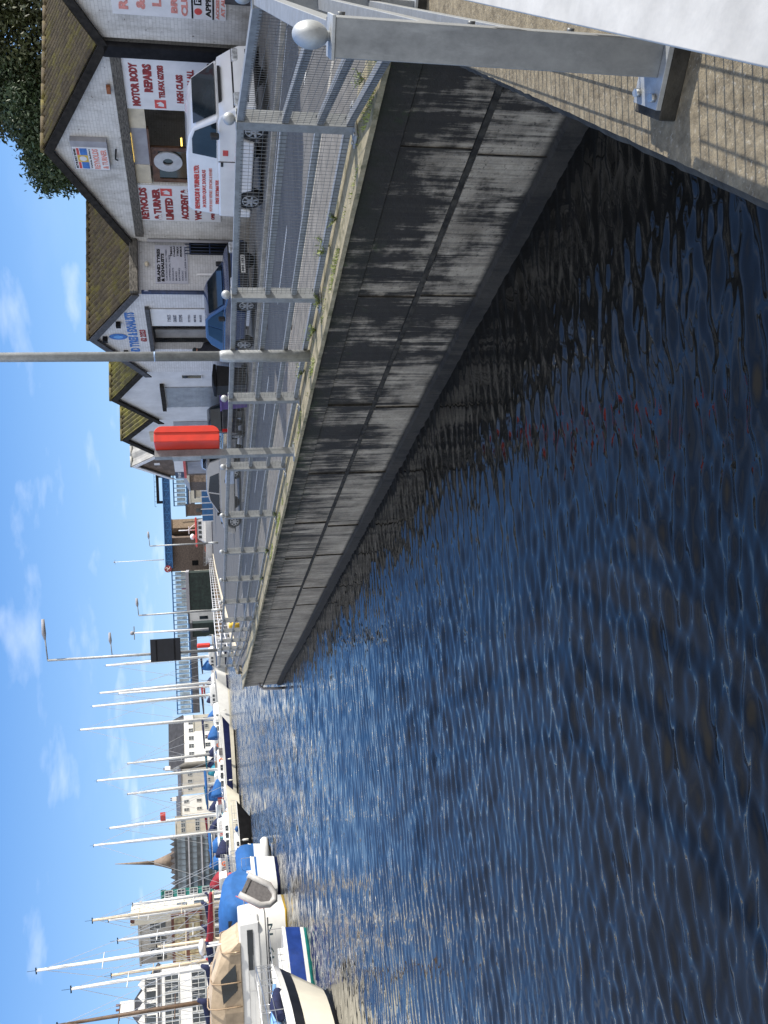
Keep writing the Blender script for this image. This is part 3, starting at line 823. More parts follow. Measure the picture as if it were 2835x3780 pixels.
sA, zA_ = atT(*r2(880,1060), T2); text_mesh(b2w, '62 2323', M_RED, bx2(sA), -.004, zA_-ZF+.02, .75, .2, .05)
sA, zA_ = atT(*r2(725,1065), T2); mb = MB(); mb.sphere((bx2(sA),-.012,zA_-ZF), .19, 20, 10, (1,.06,1.45)); ov_ = mb.build('oval_badge', M_BLUE, b2w); mb = MB(); mb.sphere((bx2(sA),-.024,zA_-ZF), .1, 14, 8, (1,.06,1.45)); mb.build('badge_centre', M((.12,.35,.75), .5), ov_)
for px in (r2(720,980), r2(640,1070), r2(768,1155)):
    s_, z_ = atT(*px, T2); mb = MB(); mb.box(bx2(s_)-.07,-.16,z_-ZF-.09,bx2(s_)+.07,-.003,z_-ZF+.05); mb.build('floodlight', M_BLACK, b2)
mb = MB(); mb.box(bx2(19.72),.4,0,bx2(19.2),.44,2.85-ZF); mb.build('door_leaf', M_INT2, b2)
mb = MB(); mb.box(bx2(19.2),2.2,1.35,bx2(18.2),2.5,1.62); mb.build('shelf', M_NAVY, b2)
mb = MB(); mb.box(bx2(19.0),1.8,0,bx2(18.3),2.1,1.2); mb.build('cabinet', M_BLACK, b2)

# ---- two plain rendered workshops, then the stone store
T3 = 8.7
b3, b3w = gable('rendered_workshop', 'plain white rendered workshop with grey roller shutter and yellow mossy roof, behind the lamp post', 21.6, 26.5, T3, 3.15, 4.62, 24.4, 12, M_RENDER, M_ROOF2, M_BARGE)
def bx3(s): return 26.5-s
sa, za_ = atT(594,1429,T3); sb, zb_ = atT(609,1501,T3)
mb = MB()
for k in range(22): mb.box(bx3(sb),-.03-.008*(k%2),k*.129,bx3(sa),-.003,k*.129+.127)
sh = mb.build('roller_shutter', M((.33,.35,.38), .5, .3, .15, 3), b3)
mb = MB(); mb.box(bx3(sb)-.1,-.16,2.86,bx3(sa)+.3,-.003,3.0); mb.build('shutter_box', M_BARGE, b3)
ss, zz = atT(*r3(1045,310), T3); mb = MB(); mb.box(bx3(ss)-.16,-.02,zz-ZF-.12,bx3(ss)+.03,-.003,zz-ZF+.55); wn = mb.build('window', M_GLASS, b3); mb = MB(); mb.box(bx3(ss)-.19,-.07,zz-ZF-.15,bx3(ss)+.06,-.003,zz-ZF-.121); mb.build('sill', M_WHITE, wn)
mb = MB(); mb.tube([(bx3(21.75),-.06,3.0),(bx3(21.75),-.06,.1)], .05, 8); mb.build('downpipe', M_BLACK, b3)
T4 = 9.0
b4, b4w = gable('small_workshop', 'small white gabled workshop with purple downpipe just right of the red lifebuoy housing', 26.7, 31.0, T4, 3.3, 4.68, 29.0, 11, M_RENDER, M_ROOF2, M_BARGE)
mb = MB(); mb.tube([(31-26.85,-.06,3.1),(31-26.85,-.06,.1)], .05, 8); mb.build('downpipe', M((.10,.05,.22), .5), b4)
mb = MB(); mb.box(31-28.4,-.03,0,31-27.4,-.003,2.7); mb.build('door', M_GREYP, b4)
s_, z_ = atT(*r3(770,680), T4); mb = MB(); mb.box(31-s_-.5,-.04,z_-ZF-.15,31-s_+.5,-.003,z_-ZF+.12); o = mb.build('name_board', M_CREAM, b4); text_mesh(o, 'MARINE', M_RED, 31-s_, -.045, z_-ZF, .7, .14, .02)
bpy.data.objects.remove(o.children[0])
T5 = 9.3
def stone_mat(c0, c1):
    m, nt, b = new_mat('rubble_stone'); n = N(nt); v = n.coord((1,1,1.6))
    vo = nt.nodes.new('ShaderNodeTexVoronoi'); vo.inputs['Scale'].default_value = 2.8; n.link(v, vo.inputs['Vector'])
    c = n.mix(vo.outputs['Color'], c0, c1); c = n.mix(n.ramp(n.noise(n.coord(), 3, 7, .7), .4, .7), c, c0)
    n.link(c, b.inputs['Base Color']); b.inputs['Roughness'].default_value = .9
    n.link(n.bump(vo.outputs['Distance'], .8, .04), b.inputs['Normal']); return m
M_STONE = stone_mat((.10,.075,.06), (.22,.17,.14)); M_STONE2 = stone_mat((.17,.125,.085), (.36,.27,.19))
b5, b5w = gable('stone_store', 'brown stone store with pale grey ribbed roof at the far end of the workshop row', 31.2, 34.6, T5, 3.1, 4.62, 32.9, 10, M_STONE, M_SLATE, M_WHITE, pitch=.6)
mb = MB(); mb.box(.3,-.03,0,1.9,-.003,2.3); mb.build('door', M_GREYP, b5)
mb = MB(); mb.box(1.55,-.02,3.55,1.8,-.003,3.8); mb.build('vent', M_WHITE, b5)
# letting board
s0_, z0_ = atT(690,1763,T5-.6); s1_, z1_ = atT(640,1696,T5-.6)
sg = thing('letting_board', 'blue, white and red TO LET board fixed to the stone store', 'sign', tuple(q(s0_, T5-.6, z0_)), QROT)
w_, h_ = s0_-s1_, z1_-z0_
mb = MB(); mb.box(0,0,.22*h_,w_,.03,h_); bo = mb.build('board', M_WHITE, sg); mb = MB(); mb.box(0,-.006,.22*h_,.33*w_,-.0005,h_); pb = mb.build('panel', M_NAVY, bo)
text_mesh(pb, 'TO LET', M_WHITE, .16*w_, -.008, .62*h_, .30*w_, .25*h_, .04); mb = MB(); mb.box(-.02,-.02,0,w_,.03,.215*h_); mb.build('panel', M_RED2, bo)
mb = MB(); mb.tube([(w_*.9,.04,.5*h_),(w_*.9,.58,.5*h_)], .03, 6); mb.build('bracket', M_BARGE2, sg)

# ---------------------------------------------------------------- trees
def leaf_mat(c0, c1, name='leaves'):
    m, nt, b = new_mat(name); n = N(nt)
    c = n.ramp(n.noise(n.coord(), 1.1, 4, .6), .35, .65, c0, c1)
    oi = nt.nodes.new('ShaderNodeNewGeometry'); r = oi.outputs['Random Per Island']
    c = n.mix(n.math('MULTIPLY', r, .6), c, tuple(x*1.8 for x in c1))
    n.link(c, b.inputs['Base Color']); b.inputs['Roughness'].default_value = .6
    b.inputs['Transmission Weight'].default_value = 0
    return m
M_LEAF = leaf_mat((.018,.022,.008), (.050,.060,.020)); M_LEAF2 = leaf_mat((.014,.022,.010), (.035,.060,.022))
M_BARK = M((.07,.055,.04), .95, 0, .4, 6, .6)
def leaves(blobs, count, size, seed):
    r = random.Random(seed); V = []; Fc = []
    tot = sum(b[3]*b[4]*b[5] for b in blobs)
    for b in blobs:
        k = int(count*b[3]*b[4]*b[5]/tot)
        for _ in range(k):
            while True:
                p = Vector((r.uniform(-1,1), r.uniform(-1,1), r.uniform(-1,1)))
                if p.length < 1: break
            p = p.normalized()*(p.length**.45)
            c = Vector((b[0]+p.x*b[3], b[1]+p.y*b[4], b[2]+p.z*b[5]))
            g = noise.noise(c*.9)
            if g < -.12 and r.random() < .75: continue
            c += Vector((r.gauss(0,.12), r.gauss(0,.12), r.gauss(0,.12)))
            u = Vector((r.gauss(0,1), r.gauss(0,1), r.gauss(0,1))).normalized(); w = u.cross(Vector((r.gauss(0,1), r.gauss(0,1), r.gauss(0,1)))).normalized()
            s_ = size*r.uniform(.6,1.4); o = len(V)
            V += [c-u*s_, c+w*s_*.45, c+u*s_, c-w*s_*.45]; Fc.append((o,o+1,o+2,o+3))
    mb = MB(); mb.add(V, Fc); return mb
def tree(label, loc, h, blobs, count, size, m, seed):
    t = thing('broadleaf_tree', label, 'tree', loc, 0, 'trees behind the workshops')
    tr = MB(); tr.tube([(0,0,0),(.05,.05,h*.3),(-.1,.1,h*.6)], [.28,.22,.12], 9)
    r = random.Random(seed)
    for b in blobs: tr.tube([(0,.05,h*r.uniform(.25,.5)), (b[0]*.5,b[1]*.5,(b[2]+h*.4)*.5), (b[0],b[1],b[2])], [.10,.07,.03], 6)
    tr.build('trunk', M_BARK, t); leaves(blobs, count, size, seed).build('crown', m, t)
    return t
def blob_at(px, py, Y, rx, ry, rz, base):
    p = atY(px, py, Y); return (p.x-base[0], p.y-base[1], p.z-base[2], rx, ry, rz)
base = atY(500, 60, 31); base = (base.x, base.y, 0)
bl = [blob_at(40,60,31,2.6,2,1.6,base), blob_at(-60,250,31,1.9,2,1.8,base), blob_at(60,330,31,1.5,1.6,1.3,base), blob_at(150,120,30,2.2,1.8,1.3,base), blob_at(-120,40,31,2.4,2,2,base), blob_at(130,-200,30,2.4,2,2,base), blob_at(0,420,32,.7,1.2,.7,base)]
tree('tall dark spreading tree rising over the ridge of the paint shop', base, 9, bl, 42000, .085, M_LEAF, 4)
base = atY(420, 540, 30); base = (base.x, base.y, 0)
bl = [blob_at(200,520,30,1.35,1.4,.95,base), blob_at(165,600,30,.9,1.2,.55,base), blob_at(270,580,29.5,1.1,1.2,.8,base), blob_at(130,430,30,1.3,1.4,.9,base), blob_at(240,640,29.5,.6,1,.6,base), blob_at(90,350,30.5,1.1,1.4,1.0,base)]
tree('rounded dark green tree directly behind the gable with the box sign', base, 7, bl, 34000, .07, M_LEAF2, 9)

# ----------------------------------------------------------- lamp posts etc.
p = atZ(1147,1313,0); p = Vector((p.x,p.y,0))
lp = thing('street_lamp', 'tall pale grey lamp post rising out of the top of the view beside the railing', 'lamp post', tuple(p), 0, 'lamp posts along the quay')
mb = MB(); mb.tube([(0,0,0),(0,0,1.14),(0,0,1.20),(0,0,1.24)], [.083,.083,.078,.066], 20); mb.build('base_section', M_GALV2, lp)
mb = MB(); mb.tube([(0,0,1.24),(0,0,9.0)], [.066,.055], 20); mb.build('shaft', M_GALV2, lp)
mb = MB(); mb.tube([(0,0,9),(0,-.1,9.3),(-.3,-.9,9.7)], [.05,.045,.035], 10); mb.build('arm', M_GALV2, lp)
mb = MB(); mb.box(-.42,-1.6,9.66,-.18,-.9,9.8); mb.build('lamp_head', M_WHITE, lp, bevel=.03)
mb = MB(); mb.tube([(0,0,2.08),(0,0,2.10)], [.066,.066], 20); mb.build('cable_tie', M((.30,.42,.62), .5), lp)

p = atZ(1089,1667,0)
lb = thing('lifebuoy_station', 'red plastic lifebuoy housing on a square grey post at the quay railing', 'lifebuoy station', (p.x,p.y,0), QROT)
mb = MB(); mb.box(-.07,-.06,.03,.07,.06,2.28); mb.build('post', M_GALV, lb, bevel=.005)
mb = MB(); mb.box(-.1,-.14,.012,.1,.14,.03); mb.build('base_plate', M_GALV2, lb)
M_REDP = M((.66,.040,.02), .42, 0, .2, 4, c2=(.50,.035,.02), lo=.25, hi=.55)
prof = []
for k in range(9): a_ = PI/2*k/8; prof.append((.06+.13+.13*math.sin(a_), 2.15-.13+.13*math.cos(a_)) )
prof = [(.065,1.24),(.19,1.24)]+[(.19+.13*math.sin(PI/2*k/6), 1.37-.13*math.cos(PI/2*k/6)) for k in range(7)]+[(.19+.13*math.cos(PI/2*k/6), 2.14+.13*math.sin(PI/2*k/6)) for k in range(7)]+[(.065,2.27)]
mb = MB(); mb.prism(prof, 'x', -.40, .40); hs = mb.build('housing', M_REDP, lb, bevel=.07, seg=4)
mb = MB(); mb.prism([(y+.012 if y > .2 else .225, z) for y, z in prof if y > .15], 'x', -.415, .415); mb.build('lid', M_REDP, hs, bevel=.03, seg=3)
mb = MB(); mb.box(-.1,-.075,1.55,.1,-.0605,2.0); mb.build('back_plate', M_GALV2, lb)
# -------------------------------------------------------------- vehicles
M_TYRE = M((.016,.016,.016), .9, 0, .3, 12); M_RIM = M((.50,.50,.51), .35, .6, .2, 8)
M_TRIM = M((.022,.022,.024), .6, 0, .3, 8); M_CARGL = M((.016,.024,.032), .05, 0, .4, 1.2, spec=.5)
M_LENS = M((.62,.64,.66), .1, .2, .3, 14, spec=.8); M_TAIL = M((.50,.02,.015), .2, 0, .3, 9)
M_PLW = M((.75,.75,.72), .5, 0, .05, 9); M_PLY = M((.75,.50,.05), .5, 0, .05, 9)
def paint(c): return M(c, .22, 0, .06, 2, coat=.8)
def arc(cx, r, z0, n=9):
    """wheel-arch outline from rear to front, over the wheel"""
    out = []
    for k in range(n+1):
        a = PI - PI*k/n; out.append((cx+r*math.cos(a), max(z0, r*math.sin(a)*1.0+.24)))
    return out
def vehicle(name, label, cat, loc, rot, body, green, wheels, W, wr, pm, wins, belt, screen, rearw=None, tumble=.16, plate=None, front=(), group='vehicles parked along the quay road', trim=True, mirror=None):
    """local frame: x = forward, near side at y=0, far side at y=W. body: outline of upper side from rear sill to front sill"""
    v = thing(name, label, cat, loc, rot, group)
    z0 = body[0][1]
    low = []
    for cx in sorted(wheels, reverse=True): low += [(x, z) for x, z in reversed(arc(cx, wr*1.22, z0))]
    out = body + low
    mb = MB(); mb.prism(out, 'y', 0, W); bo = mb.build('body', pm, v, bevel=.045, seg=3)
    mb = MB(); mb.box(body[0][0]+.1,.05,z0-.02,body[-1][0]-.1,W-.05,z0+.45)
    mb.build('underbody', M_TRIM, v)
    zb = belt; zt = max(z for x, z in green)
    def sp(x, z, far=False, off=0):
        y = .03+tumble*(z-zb)/(zt-zb) - off
        return (x, W-y if far else y, z)
    n_ = len(green)
    mb = MB(); mb.loft([[sp(x,z) for x,z in green], [sp(x,z,True) for x,z in green]], True, True, True, False)
    mb.build('roof', pm, v, bevel=.05, seg=3)
    for far in (False, True):
        for wp in wins:
            mb = MB(); mb.add([sp(x,z,far,.012) for x,z in wp], [list(range(len(wp)))]); mb.add([sp(x,z,far,.004) for x,z in wp], [list(range(len(wp)))[::-1]])
            mb.build('side_window', M_CARGL, v)
    for nm, sc_ in (('windscreen', screen), ('rear_window', rearw)):
        if not sc_: continue
        (xa,za),(xb,zb2) = sc_; dx, dz = xb-xa, zb2-za; l = math.hypot(dx,dz); sg_ = 1 if nm == 'windscreen' else -1
        nx, nz = (abs(dz)/l*sg_*.012, abs(dx)/l*.012)
        i0 = .09; y0 = .03+tumble*max(0,(za-zb))/(zt-zb)+i0; y1 = .03+tumble*(zb2-zb)/(zt-zb)+i0
        mb = MB(); mb.add([(xa+nx,y0,za+nz),(xa+nx,W-y0,za+nz),(xb+nx,W-y1,zb2+nz),(xb+nx,y1,zb2+nz)], [(0,1,2,3)]); mb.build(nm, M_CARGL, v)
    for cx in wheels:
        for y, o_ in ((.02,-1),(W-.02,1)):
            mb = MB(); y2 = y-o_*.17
            mb.tube([(cx,y-o_*.0,wr),(cx,y-o_*.02,wr),(cx,y-o_*.15,wr),(cx,y2,wr)], [wr*.93,wr,wr,wr*.93], 26); wh = mb.build('wheel', M_TYRE, v)
            mb = MB(); mb.disc((cx,y+o_*.004,wr), (0,1,0), wr*.66, .012, 22)
            for k in range(7):
                a_ = 2*PI*k/7; m_ = Matrix.Translation((cx,y+o_*.012,wr)) @ Matrix.Rotation(a_,4,'Y'); mb.box(-.022,-.008,.03,.022,.008,wr*.62,m_)
            mb.build('rim', M_RIM, wh)
            mb = MB()
            for k in range(7):
                a_ = 2*PI*(k+.5)/7; m_ = Matrix.Translation((cx,y+o_*.0115,wr)) @ Matrix.Rotation(a_,4,'Y'); mb.box(-.045,-.004,wr*.3,.045,.004,wr*.58,m_)
            mb.build('rim_slots', M_TYRE, wh)
    if mirror:
        for far in (False, True):
            y = W+.04 if far else -.16
            mb = MB(); mb.box(mirror[0]-.05,y,mirror[1]-.09,mirror[0]+.06,y+.12,mirror[1]+.09); mb.build('mirror', M_TRIM, v, bevel=.03)
    return v, bo, sp
def front_bits(v, xf, W, zl, zp, ptxt, pm=M_PLW, grille=True, hl=(.30,.14), zg=None):
    for y0 in (.07, W-.07-hl[0]):
        mb = MB(); mb.box(xf-.10,y0,zl,xf+.012,y0+hl[0],zl+hl[1]); mb.build('headlight', M_LENS, v, bevel=.03)
    mb = MB(); mb.box(xf-.05,.08,.22,xf+.03,W-.08,zl-.10); bp = mb.build('bumper', M_TRIM, v, bevel=.03)
    mb = MB(); mb.box(xf+.03,W/2-.26,zp-.055,xf+.042,W/2+.26,zp+.055); pl = mb.build('number_plate', pm, v)
    text_mesh(pl, ptxt, M_BLACK, W/2, xf+.043, zp, .44, .075, .03, ax='x')
    return bp
# white panel van
VS = 11.15
def vloc(s, t, z=ZF): return tuple(q(s, t, z))
L = 3.62
body = [(0,.26),(0,.55),(.03,.98),(3.02,1.02),(3.20,.98),(3.40,.74),(3.52,.55),(3.54,.26)]
gr = [(.03,.95),(.06,1.57),(.16,1.66),(1.9,1.66),(2.45,1.60),(2.74,1.50),(3.17,1.0)]
van, vb, vsp = vehicle('panel_van', 'white panel van with red lettering parked in front of the open workshop', 'van', vloc(VS,7.02), QROT, body, gr, (.60,2.84), 1.52, .285, paint((.78,.79,.81)),
    [[(1.98,1.04),(3.02,1.04),(2.68,1.47),(2.45,1.53),(2.02,1.53)]], .98, ((3.15,1.04),(2.77,1.49)), None, .10, mirror=(2.78,1.08))
front_bits(van, 3.50, 1.52, .56, .38, 'DXN 694 J')
mb = MB(); mb.box(3.16,.35,.93,3.285,1.2,.985); mb.build('bonnet_vent', M_TRIM, van)
mb = MB(); mb.box(1.90,-.012,.60,1.915,-.001,1.0); mb.build('door_seam', M_TRIM, van)
mb = MB(); mb.box(1.76,-.012,.90,1.88,.004,.95); mb.build('door_handle', M_TRIM, van)
mb = MB(); mb.box(.1,-.012,.50,3.3,.002,.53); mb.build('side_moulding', M((.62,.64,.68), .4), van)
def van_text(tx, x0, x1, z, h, m=M_RED2, bold=.04): 
    y = .03+.10*max(0,(z-.93))/(1.66-.93)-.012 if z > .95 else -.006
    text_mesh(van, tx, m, (x0+x1)/2, y, z, x1-x0, h, bold, ex=.003)
van_text('REYNOLDS & TURNER LTD.', .18, 1.66, 1.46, .115, M_RED2, .05); van_text('34 SOUTH QUAY, DOUGLAS', .26, 1.54, 1.30, .095, bold=.02); van_text('MOTOR BODY REPAIRS  SERVICING & REPAIRS', .14, 1.62, 1.165, .07, M_PINK, .0); van_text('FREE ESTIMATES', .45, 1.26, 1.02, .085, bold=.03)
van_text('TEL 623223', 1.95, 2.5, .62, .075, M_RED2)
mb = MB(); mb.box(2.10,-.010,.80,2.26,-.001,.91); mb.build('emblem', M_RED2, van)
# blue hatchback
body = [(0,.28),(.0,.55),(.05,.86),(2.55,.86),(3.10,.80),(3.42,.68),(3.52,.50),(3.52,.28)]
gr = [(.08,.84),(.30,1.22),(.62,1.36),(1.55,1.36),(1.85,1.27),(2.62,.84)]
bc, _, _ = vehicle('hatchback_car', 'dark blue hatchback parked in front of the tyre workshop', 'car', vloc(17.0,6.55), QROT, body, gr, (.58,2.72), 1.5, .285, paint((.020,.042,.110)),
    [[(1.42,.90),(2.42,.90),(1.86,1.20),(1.62,1.29),(1.42,1.29)],[(.62,.90),(1.36,.90),(1.36,1.29),(.86,1.27)]], .84, ((2.58,.88),(1.88,1.25)), ((.10,.88),(.33,1.22)), .18, mirror=(2.22,.93))
front_bits(bc, 3.52, 1.5, .56, .36, 'MN 183 J')
mb = MB(); mb.prism([(.75-.07,.55),(.75,.64),(.75+.07,.55),(.75,.46)], 'x', 3.525, 3.54); mb.build('emblem', M_RIM, bc)
# silver hatchback out on the road bend
hd = Vector((-.80,.60,0)); rot_s = math.atan2(hd.y, hd.x)
body = [(0,.26),(0,.6),(.06,.88),(2.7,.88),(3.35,.78),(3.62,.62),(3.7,.42),(3.7,.26)]
gr = [(.1,.86),(.35,1.30),(.7,1.44),(1.7,1.46),(2.1,1.36),(2.9,.86)]
pR = atZ(888,1728,-.125)
def near_left(base, hd, W): return base     # near side is on the left of the heading
svr = Vector((hd.y,-hd.x,0))
sv, _, _ = vehicle('hatchback_car', 'silver hatchback on the road bend behind the railing', 'car', (pR.x,pR.y,-.125), rot_s+PI, [(3.7-x,z) for x,z in reversed(body)], [(3.7-x,z) for x,z in reversed(gr)], (.62,3.0), 1.55, .29, paint((.40,.39,.38)),
    [[(1.05,.92),(1.95,.92),(1.95,1.36),(1.62,1.30)],[(2.02,.92),(2.98,.92),(2.75,1.30),(2.02,1.38)]], .86, ((3.58,.9),(3.36,1.28)), ((.82,.9),(1.60,1.36)), .18, mirror=(1.1,.95))
sv.location = tuple(Vector((pR.x,pR.y,-.125)) + hd*3.75)
sv.scale = (1.17,1.1,1.06)
# dark hatchback seen from behind
pD = atY(900,1537,33)
dd = Vector((-.16,.987,0)).normalized(); rd = math.atan2(dd.y,dd.x)
body = [(0,.28),(-.02,.6),(.05,.84),(2.6,.84),(3.2,.74),(3.4,.5),(3.4,.28)]
gr = [(.08,.82),(.25,1.24),(.5,1.36),(1.6,1.36),(1.9,1.26),(2.6,.82)]
dcar, _, _ = vehicle('hatchback_car', 'black hatchback with red tail lights and yellow plate seen from behind', 'car', (0,0,0), rd, body, gr, (.58,2.7), 1.25, .28, paint((.015,.016,.022)),
    [[(.6,.88),(1.3,.88),(1.3,1.28),(.8,1.27)],[(1.38,.88),(2.3,.88),(1.8,1.22),(1.38,1.28)]], .82, ((2.55,.86),(1.92,1.24)), ((.075,.87),(.26,1.24)), .15)
dcar.location = tuple(Vector((pD.x,pD.y,ZF)) + Vector((dd.y,-dd.x,0))*-.62 + Vector((0,0,0))); dcar.rotation_euler.z = rd
dcar.location = tuple(Vector((pD.x,pD.y,ZF)) + Vector((dd.y,-dd.x,0))*.62)
for y0 in (.04, 1.25-.16):
    mb = MB(); mb.box(-.05,y0,.62,.04,y0+.12,.84); mb.build('tail_light', M_TAIL, dcar, bevel=.01)
mb = MB(); mb.box(-.055,.42,.46,-.03,.83,.56); mb.build('number_plate', M_PLY, dcar)
# pale blue saloon and a white van farther off
def small_car(label, px, py, Y, hd, c, L=3.6, W=1.5, van=False):
    p = atY(px, py, Y); hd = Vector((*hd,0)).normalized(); r = math.atan2(hd.y,hd.x)
    if van:
        body = [(0,.28),(0,1.0),(2.6,1.0),(3.3,.9),(3.6,.6),(3.6,.28)]; gr = [(.02,.98),(.05,1.75),(1.9,1.8),(2.3,1.7),(2.9,.98)]
        wins = [[(1.7,1.05),(2.6,1.05),(2.25,1.6),(1.75,1.62)]]; scn = ((2.85,1.05),(2.33,1.66)); rw = ((.02,1.1),(.05,1.65)); bt = .98
    else:
        body = [(0,.28),(0,.6),(.06,.84),(2.6,.84),(3.3,.74),(3.6,.5),(3.6,.28)]; gr = [(.08,.82),(.3,1.26),(.6,1.38),(1.6,1.38),(2.0,1.26),(2.7,.82)]
        wins = [[(1.42,.88),(2.4,.88),(1.95,1.2),(1.42,1.3)],[(.6,.88),(1.36,.88),(1.36,1.3),(.85,1.27)]]; scn = ((2.65,.86),(2.02,1.24)); rw = ((.1,.86),(.31,1.24)); bt = .82
    return vehicle('delivery_van' if van else 'saloon_car', label, 'van' if van else 'car', (p.x,p.y,-.125), r, body, gr, (.62,2.85), W, .29, paint(c), wins, bt, scn, rw, .16)[0]
small_car('pale blue saloon just beyond the silver hatchback', 880, 1700, 54, (-.93,.36), (.25,.38,.60))
small_car('pale blue van with dark windows beside the stone store', 890, 1660, 44, (-.5,-.86), (.45,.56,.75), van=True)
# bin and skip-like boxes by the third workshop
p = atY(860,1404,30); bn = thing('wheeled_bin', 'black wheeled rubbish bin standing by the plain white workshop', 'bin', (p.x,p.y,ZF), QROT)
mb = MB(); mb.loft([[(-.28,-.3,.06),(.28,-.3,.06),(.28,.3,.06),(-.28,.3,.06)],[(-.36,-.38,1.02),(.36,-.38,1.02),(.36,.38,1.02),(-.36,.38,1.02)]], smooth=False); mb.build('body', M_TRIM, bn)
mb = MB(); mb.prism([(-.42,1.03),(.4,1.03),(.42,1.12),(0,1.18),(-.4,1.12)], 'x', -.4, .4); mb.build('lid', M_BLACK, bn, bevel=.02)
for x in (-.3,.3): mb = MB(); mb.disc((x,.36,.1), (1,0,0), .1, .05, 14); mb.build('wheel', M_TYRE, bn)
p = atY(900,1462,31); pb_ = thing('storage_crate', 'purple plastic crate stack next to the black rubbish bin', 'crate', (p.x,p.y,ZF), QROT)
mb = MB(); mb.loft([[(-.28,-.3,.0),(.28,-.3,.0),(.28,.3,.0),(-.28,.3,.0)],[(-.34,-.36,.9),(.34,-.36,.9),(.34,.36,.9),(-.34,.36,.9)]], smooth=False); mb.build('tub', M((.09,.04,.20), .5), pb_)
mb = MB(); mb.box(-.37,-.39,.86,.37,.39,.92); mb.build('rim', M((.11,.05,.24), .5), pb_)

# ----------------------------------------------------------- person by the car
def person(label, loc, rot):
    pr = thing('person', label, 'person', loc, rot)
    me = bpy.data.meshes.new('body'); bm = __import__('bmesh').new()
    sk = bm.verts.layers.skin.verify()
    J = {}
    def v(n_, p, r): vv = bm.verts.new(p); vv[sk].radius = (r[0], r[1]) if isinstance(r, tuple) else (r, r); J[n_] = vv
    v('pel',(0,0,.92),(.15,.11)); v('wst',(.02,0,1.08),(.145,.11)); v('chs',(.07,0,1.30),(.18,.12)); v('nk',(.12,0,1.47),.06); v('hd0',(.15,0,1.54),.07); v('hd',(.17,0,1.64),(.085,.10)); v('hd2',(.17,0,1.72),.06)
    for sg_, n_ in ((-1,'l'),(1,'r')):
        v('hip'+n_,(0,.09*sg_,.86),.10); v('kn'+n_,(.04,.10*sg_,.48),.068); v('an'+n_,(-.02,.10*sg_,.09),.05); v('toe'+n_,(.14,.11*sg_,.04),.04)
        v('sh'+n_,(.08,.19*sg_,1.37),.07); v('el'+n_,(.10,.25*sg_,1.11),.05); v('wr'+n_,(.28,.20*sg_,1.0),.036)
    E_ = [('pel','wst'),('wst','chs'),('chs','nk'),('nk','hd0'),('hd0','hd'),('hd','hd2')]
    for n_ in 'lr': E_ += [('pel','hip'+n_),('hip'+n_,'kn'+n_),('kn'+n_,'an'+n_),('an'+n_,'toe'+n_),('chs','sh'+n_),('sh'+n_,'el'+n_),('el'+n_,'wr'+n_)]
    for n_ in 'lr':
        sg_ = -1 if n_ == 'l' else 1
        for k in range(4):
            v(f'f{n_}{k}',(.37+.012*(k in (1,2)),.20*sg_+(.03-.02*k)*sg_,.985),.010); v(f'g{n_}{k}',(.41,.20*sg_+(.03-.02*k)*sg_,.955),.008); E_ += [('wr'+n_,f'f{n_}{k}'),(f'f{n_}{k}',f'g{n_}{k}')]
        v('th'+n_,(.32,.165*sg_,1.0),.010); E_.append(('wr'+n_,'th'+n_))
    for a_, b_ in E_: bm.edges.new((J[a_],J[b_]))
    J['pel'][sk].use_root = True
    bm.to_mesh(me); bm.free()
    o = bpy.data.objects.new('body', me); col.objects.link(o); o.parent = pr
    o.modifiers.new('skin','SKIN'); sd_ = o.modifiers.new('sub','SUBSURF'); sd_.levels = 1; sd_.render_levels = 2
    me.materials.append(M((.016,.018,.028), .8, 0, .3, 9))
    hm = MB(); hm.sphere((.175,0,1.635), .092, 14, 10, (1.05,.85,1.2)); hm.sphere((.275,0,1.625), .02, 8, 6)
    for y in (-.08,.08): hm.sphere((.165,y,1.63), .022, 8, 6, (.6,.5,1))
    hm.build('face', M((.50,.25,.18), .6, 0, .1, 9), pr)
    ey = MB()
    for y in (-.032,.032): ey.sphere((.262,y,1.655), .011, 8, 6)
    ey.build('eyes', M_BLACK, pr)
    cp = MB(); cp.sphere((.165,0,1.69), .105, 16, 10, (1.05,.92,.75)); cp.box(.22,-.07,1.675,.36,.07,1.69); cp.build('cap', M((.02,.03,.035), .9), pr)
    return pr
s_, z_ = atT(760,1285,7.9)
person('person in a dark jacket and cap standing behind the blue hatchback', tuple(q(s_, 7.9, -.055)), QROT+PI)
# ------------------------------------------------ far side of the harbour
def atYz(px, py, Y): p = atY(px, py, Y); return p.x, p.z
land = MB()
NQ = [(-95,70),(-56,97),(-58,150),(-62,200),(-64,246),(-40,268),(-14,276),(6,420),(900,620),(900,1500),(-900,1500),(-900,70)]
land.add([(x,y,-.25) for x,y in NQ], [list(range(len(NQ)))])
tag(land.build('north_quay_ground', M_PAVE), kind='structure')
wl = MB()
for (xa,ya),(xb,yb) in zip(NQ[:7], NQ[1:8]): wl.add([(xa,ya,-.25),(xb,yb,-.25),(xb,yb,-3),(xa,ya,-3)], [(0,1,2,3)])
nw = wl.build('harbour_wall', M_STONE2); tag(nw, 'stone harbour wall along the far side of the marina', 'wall')

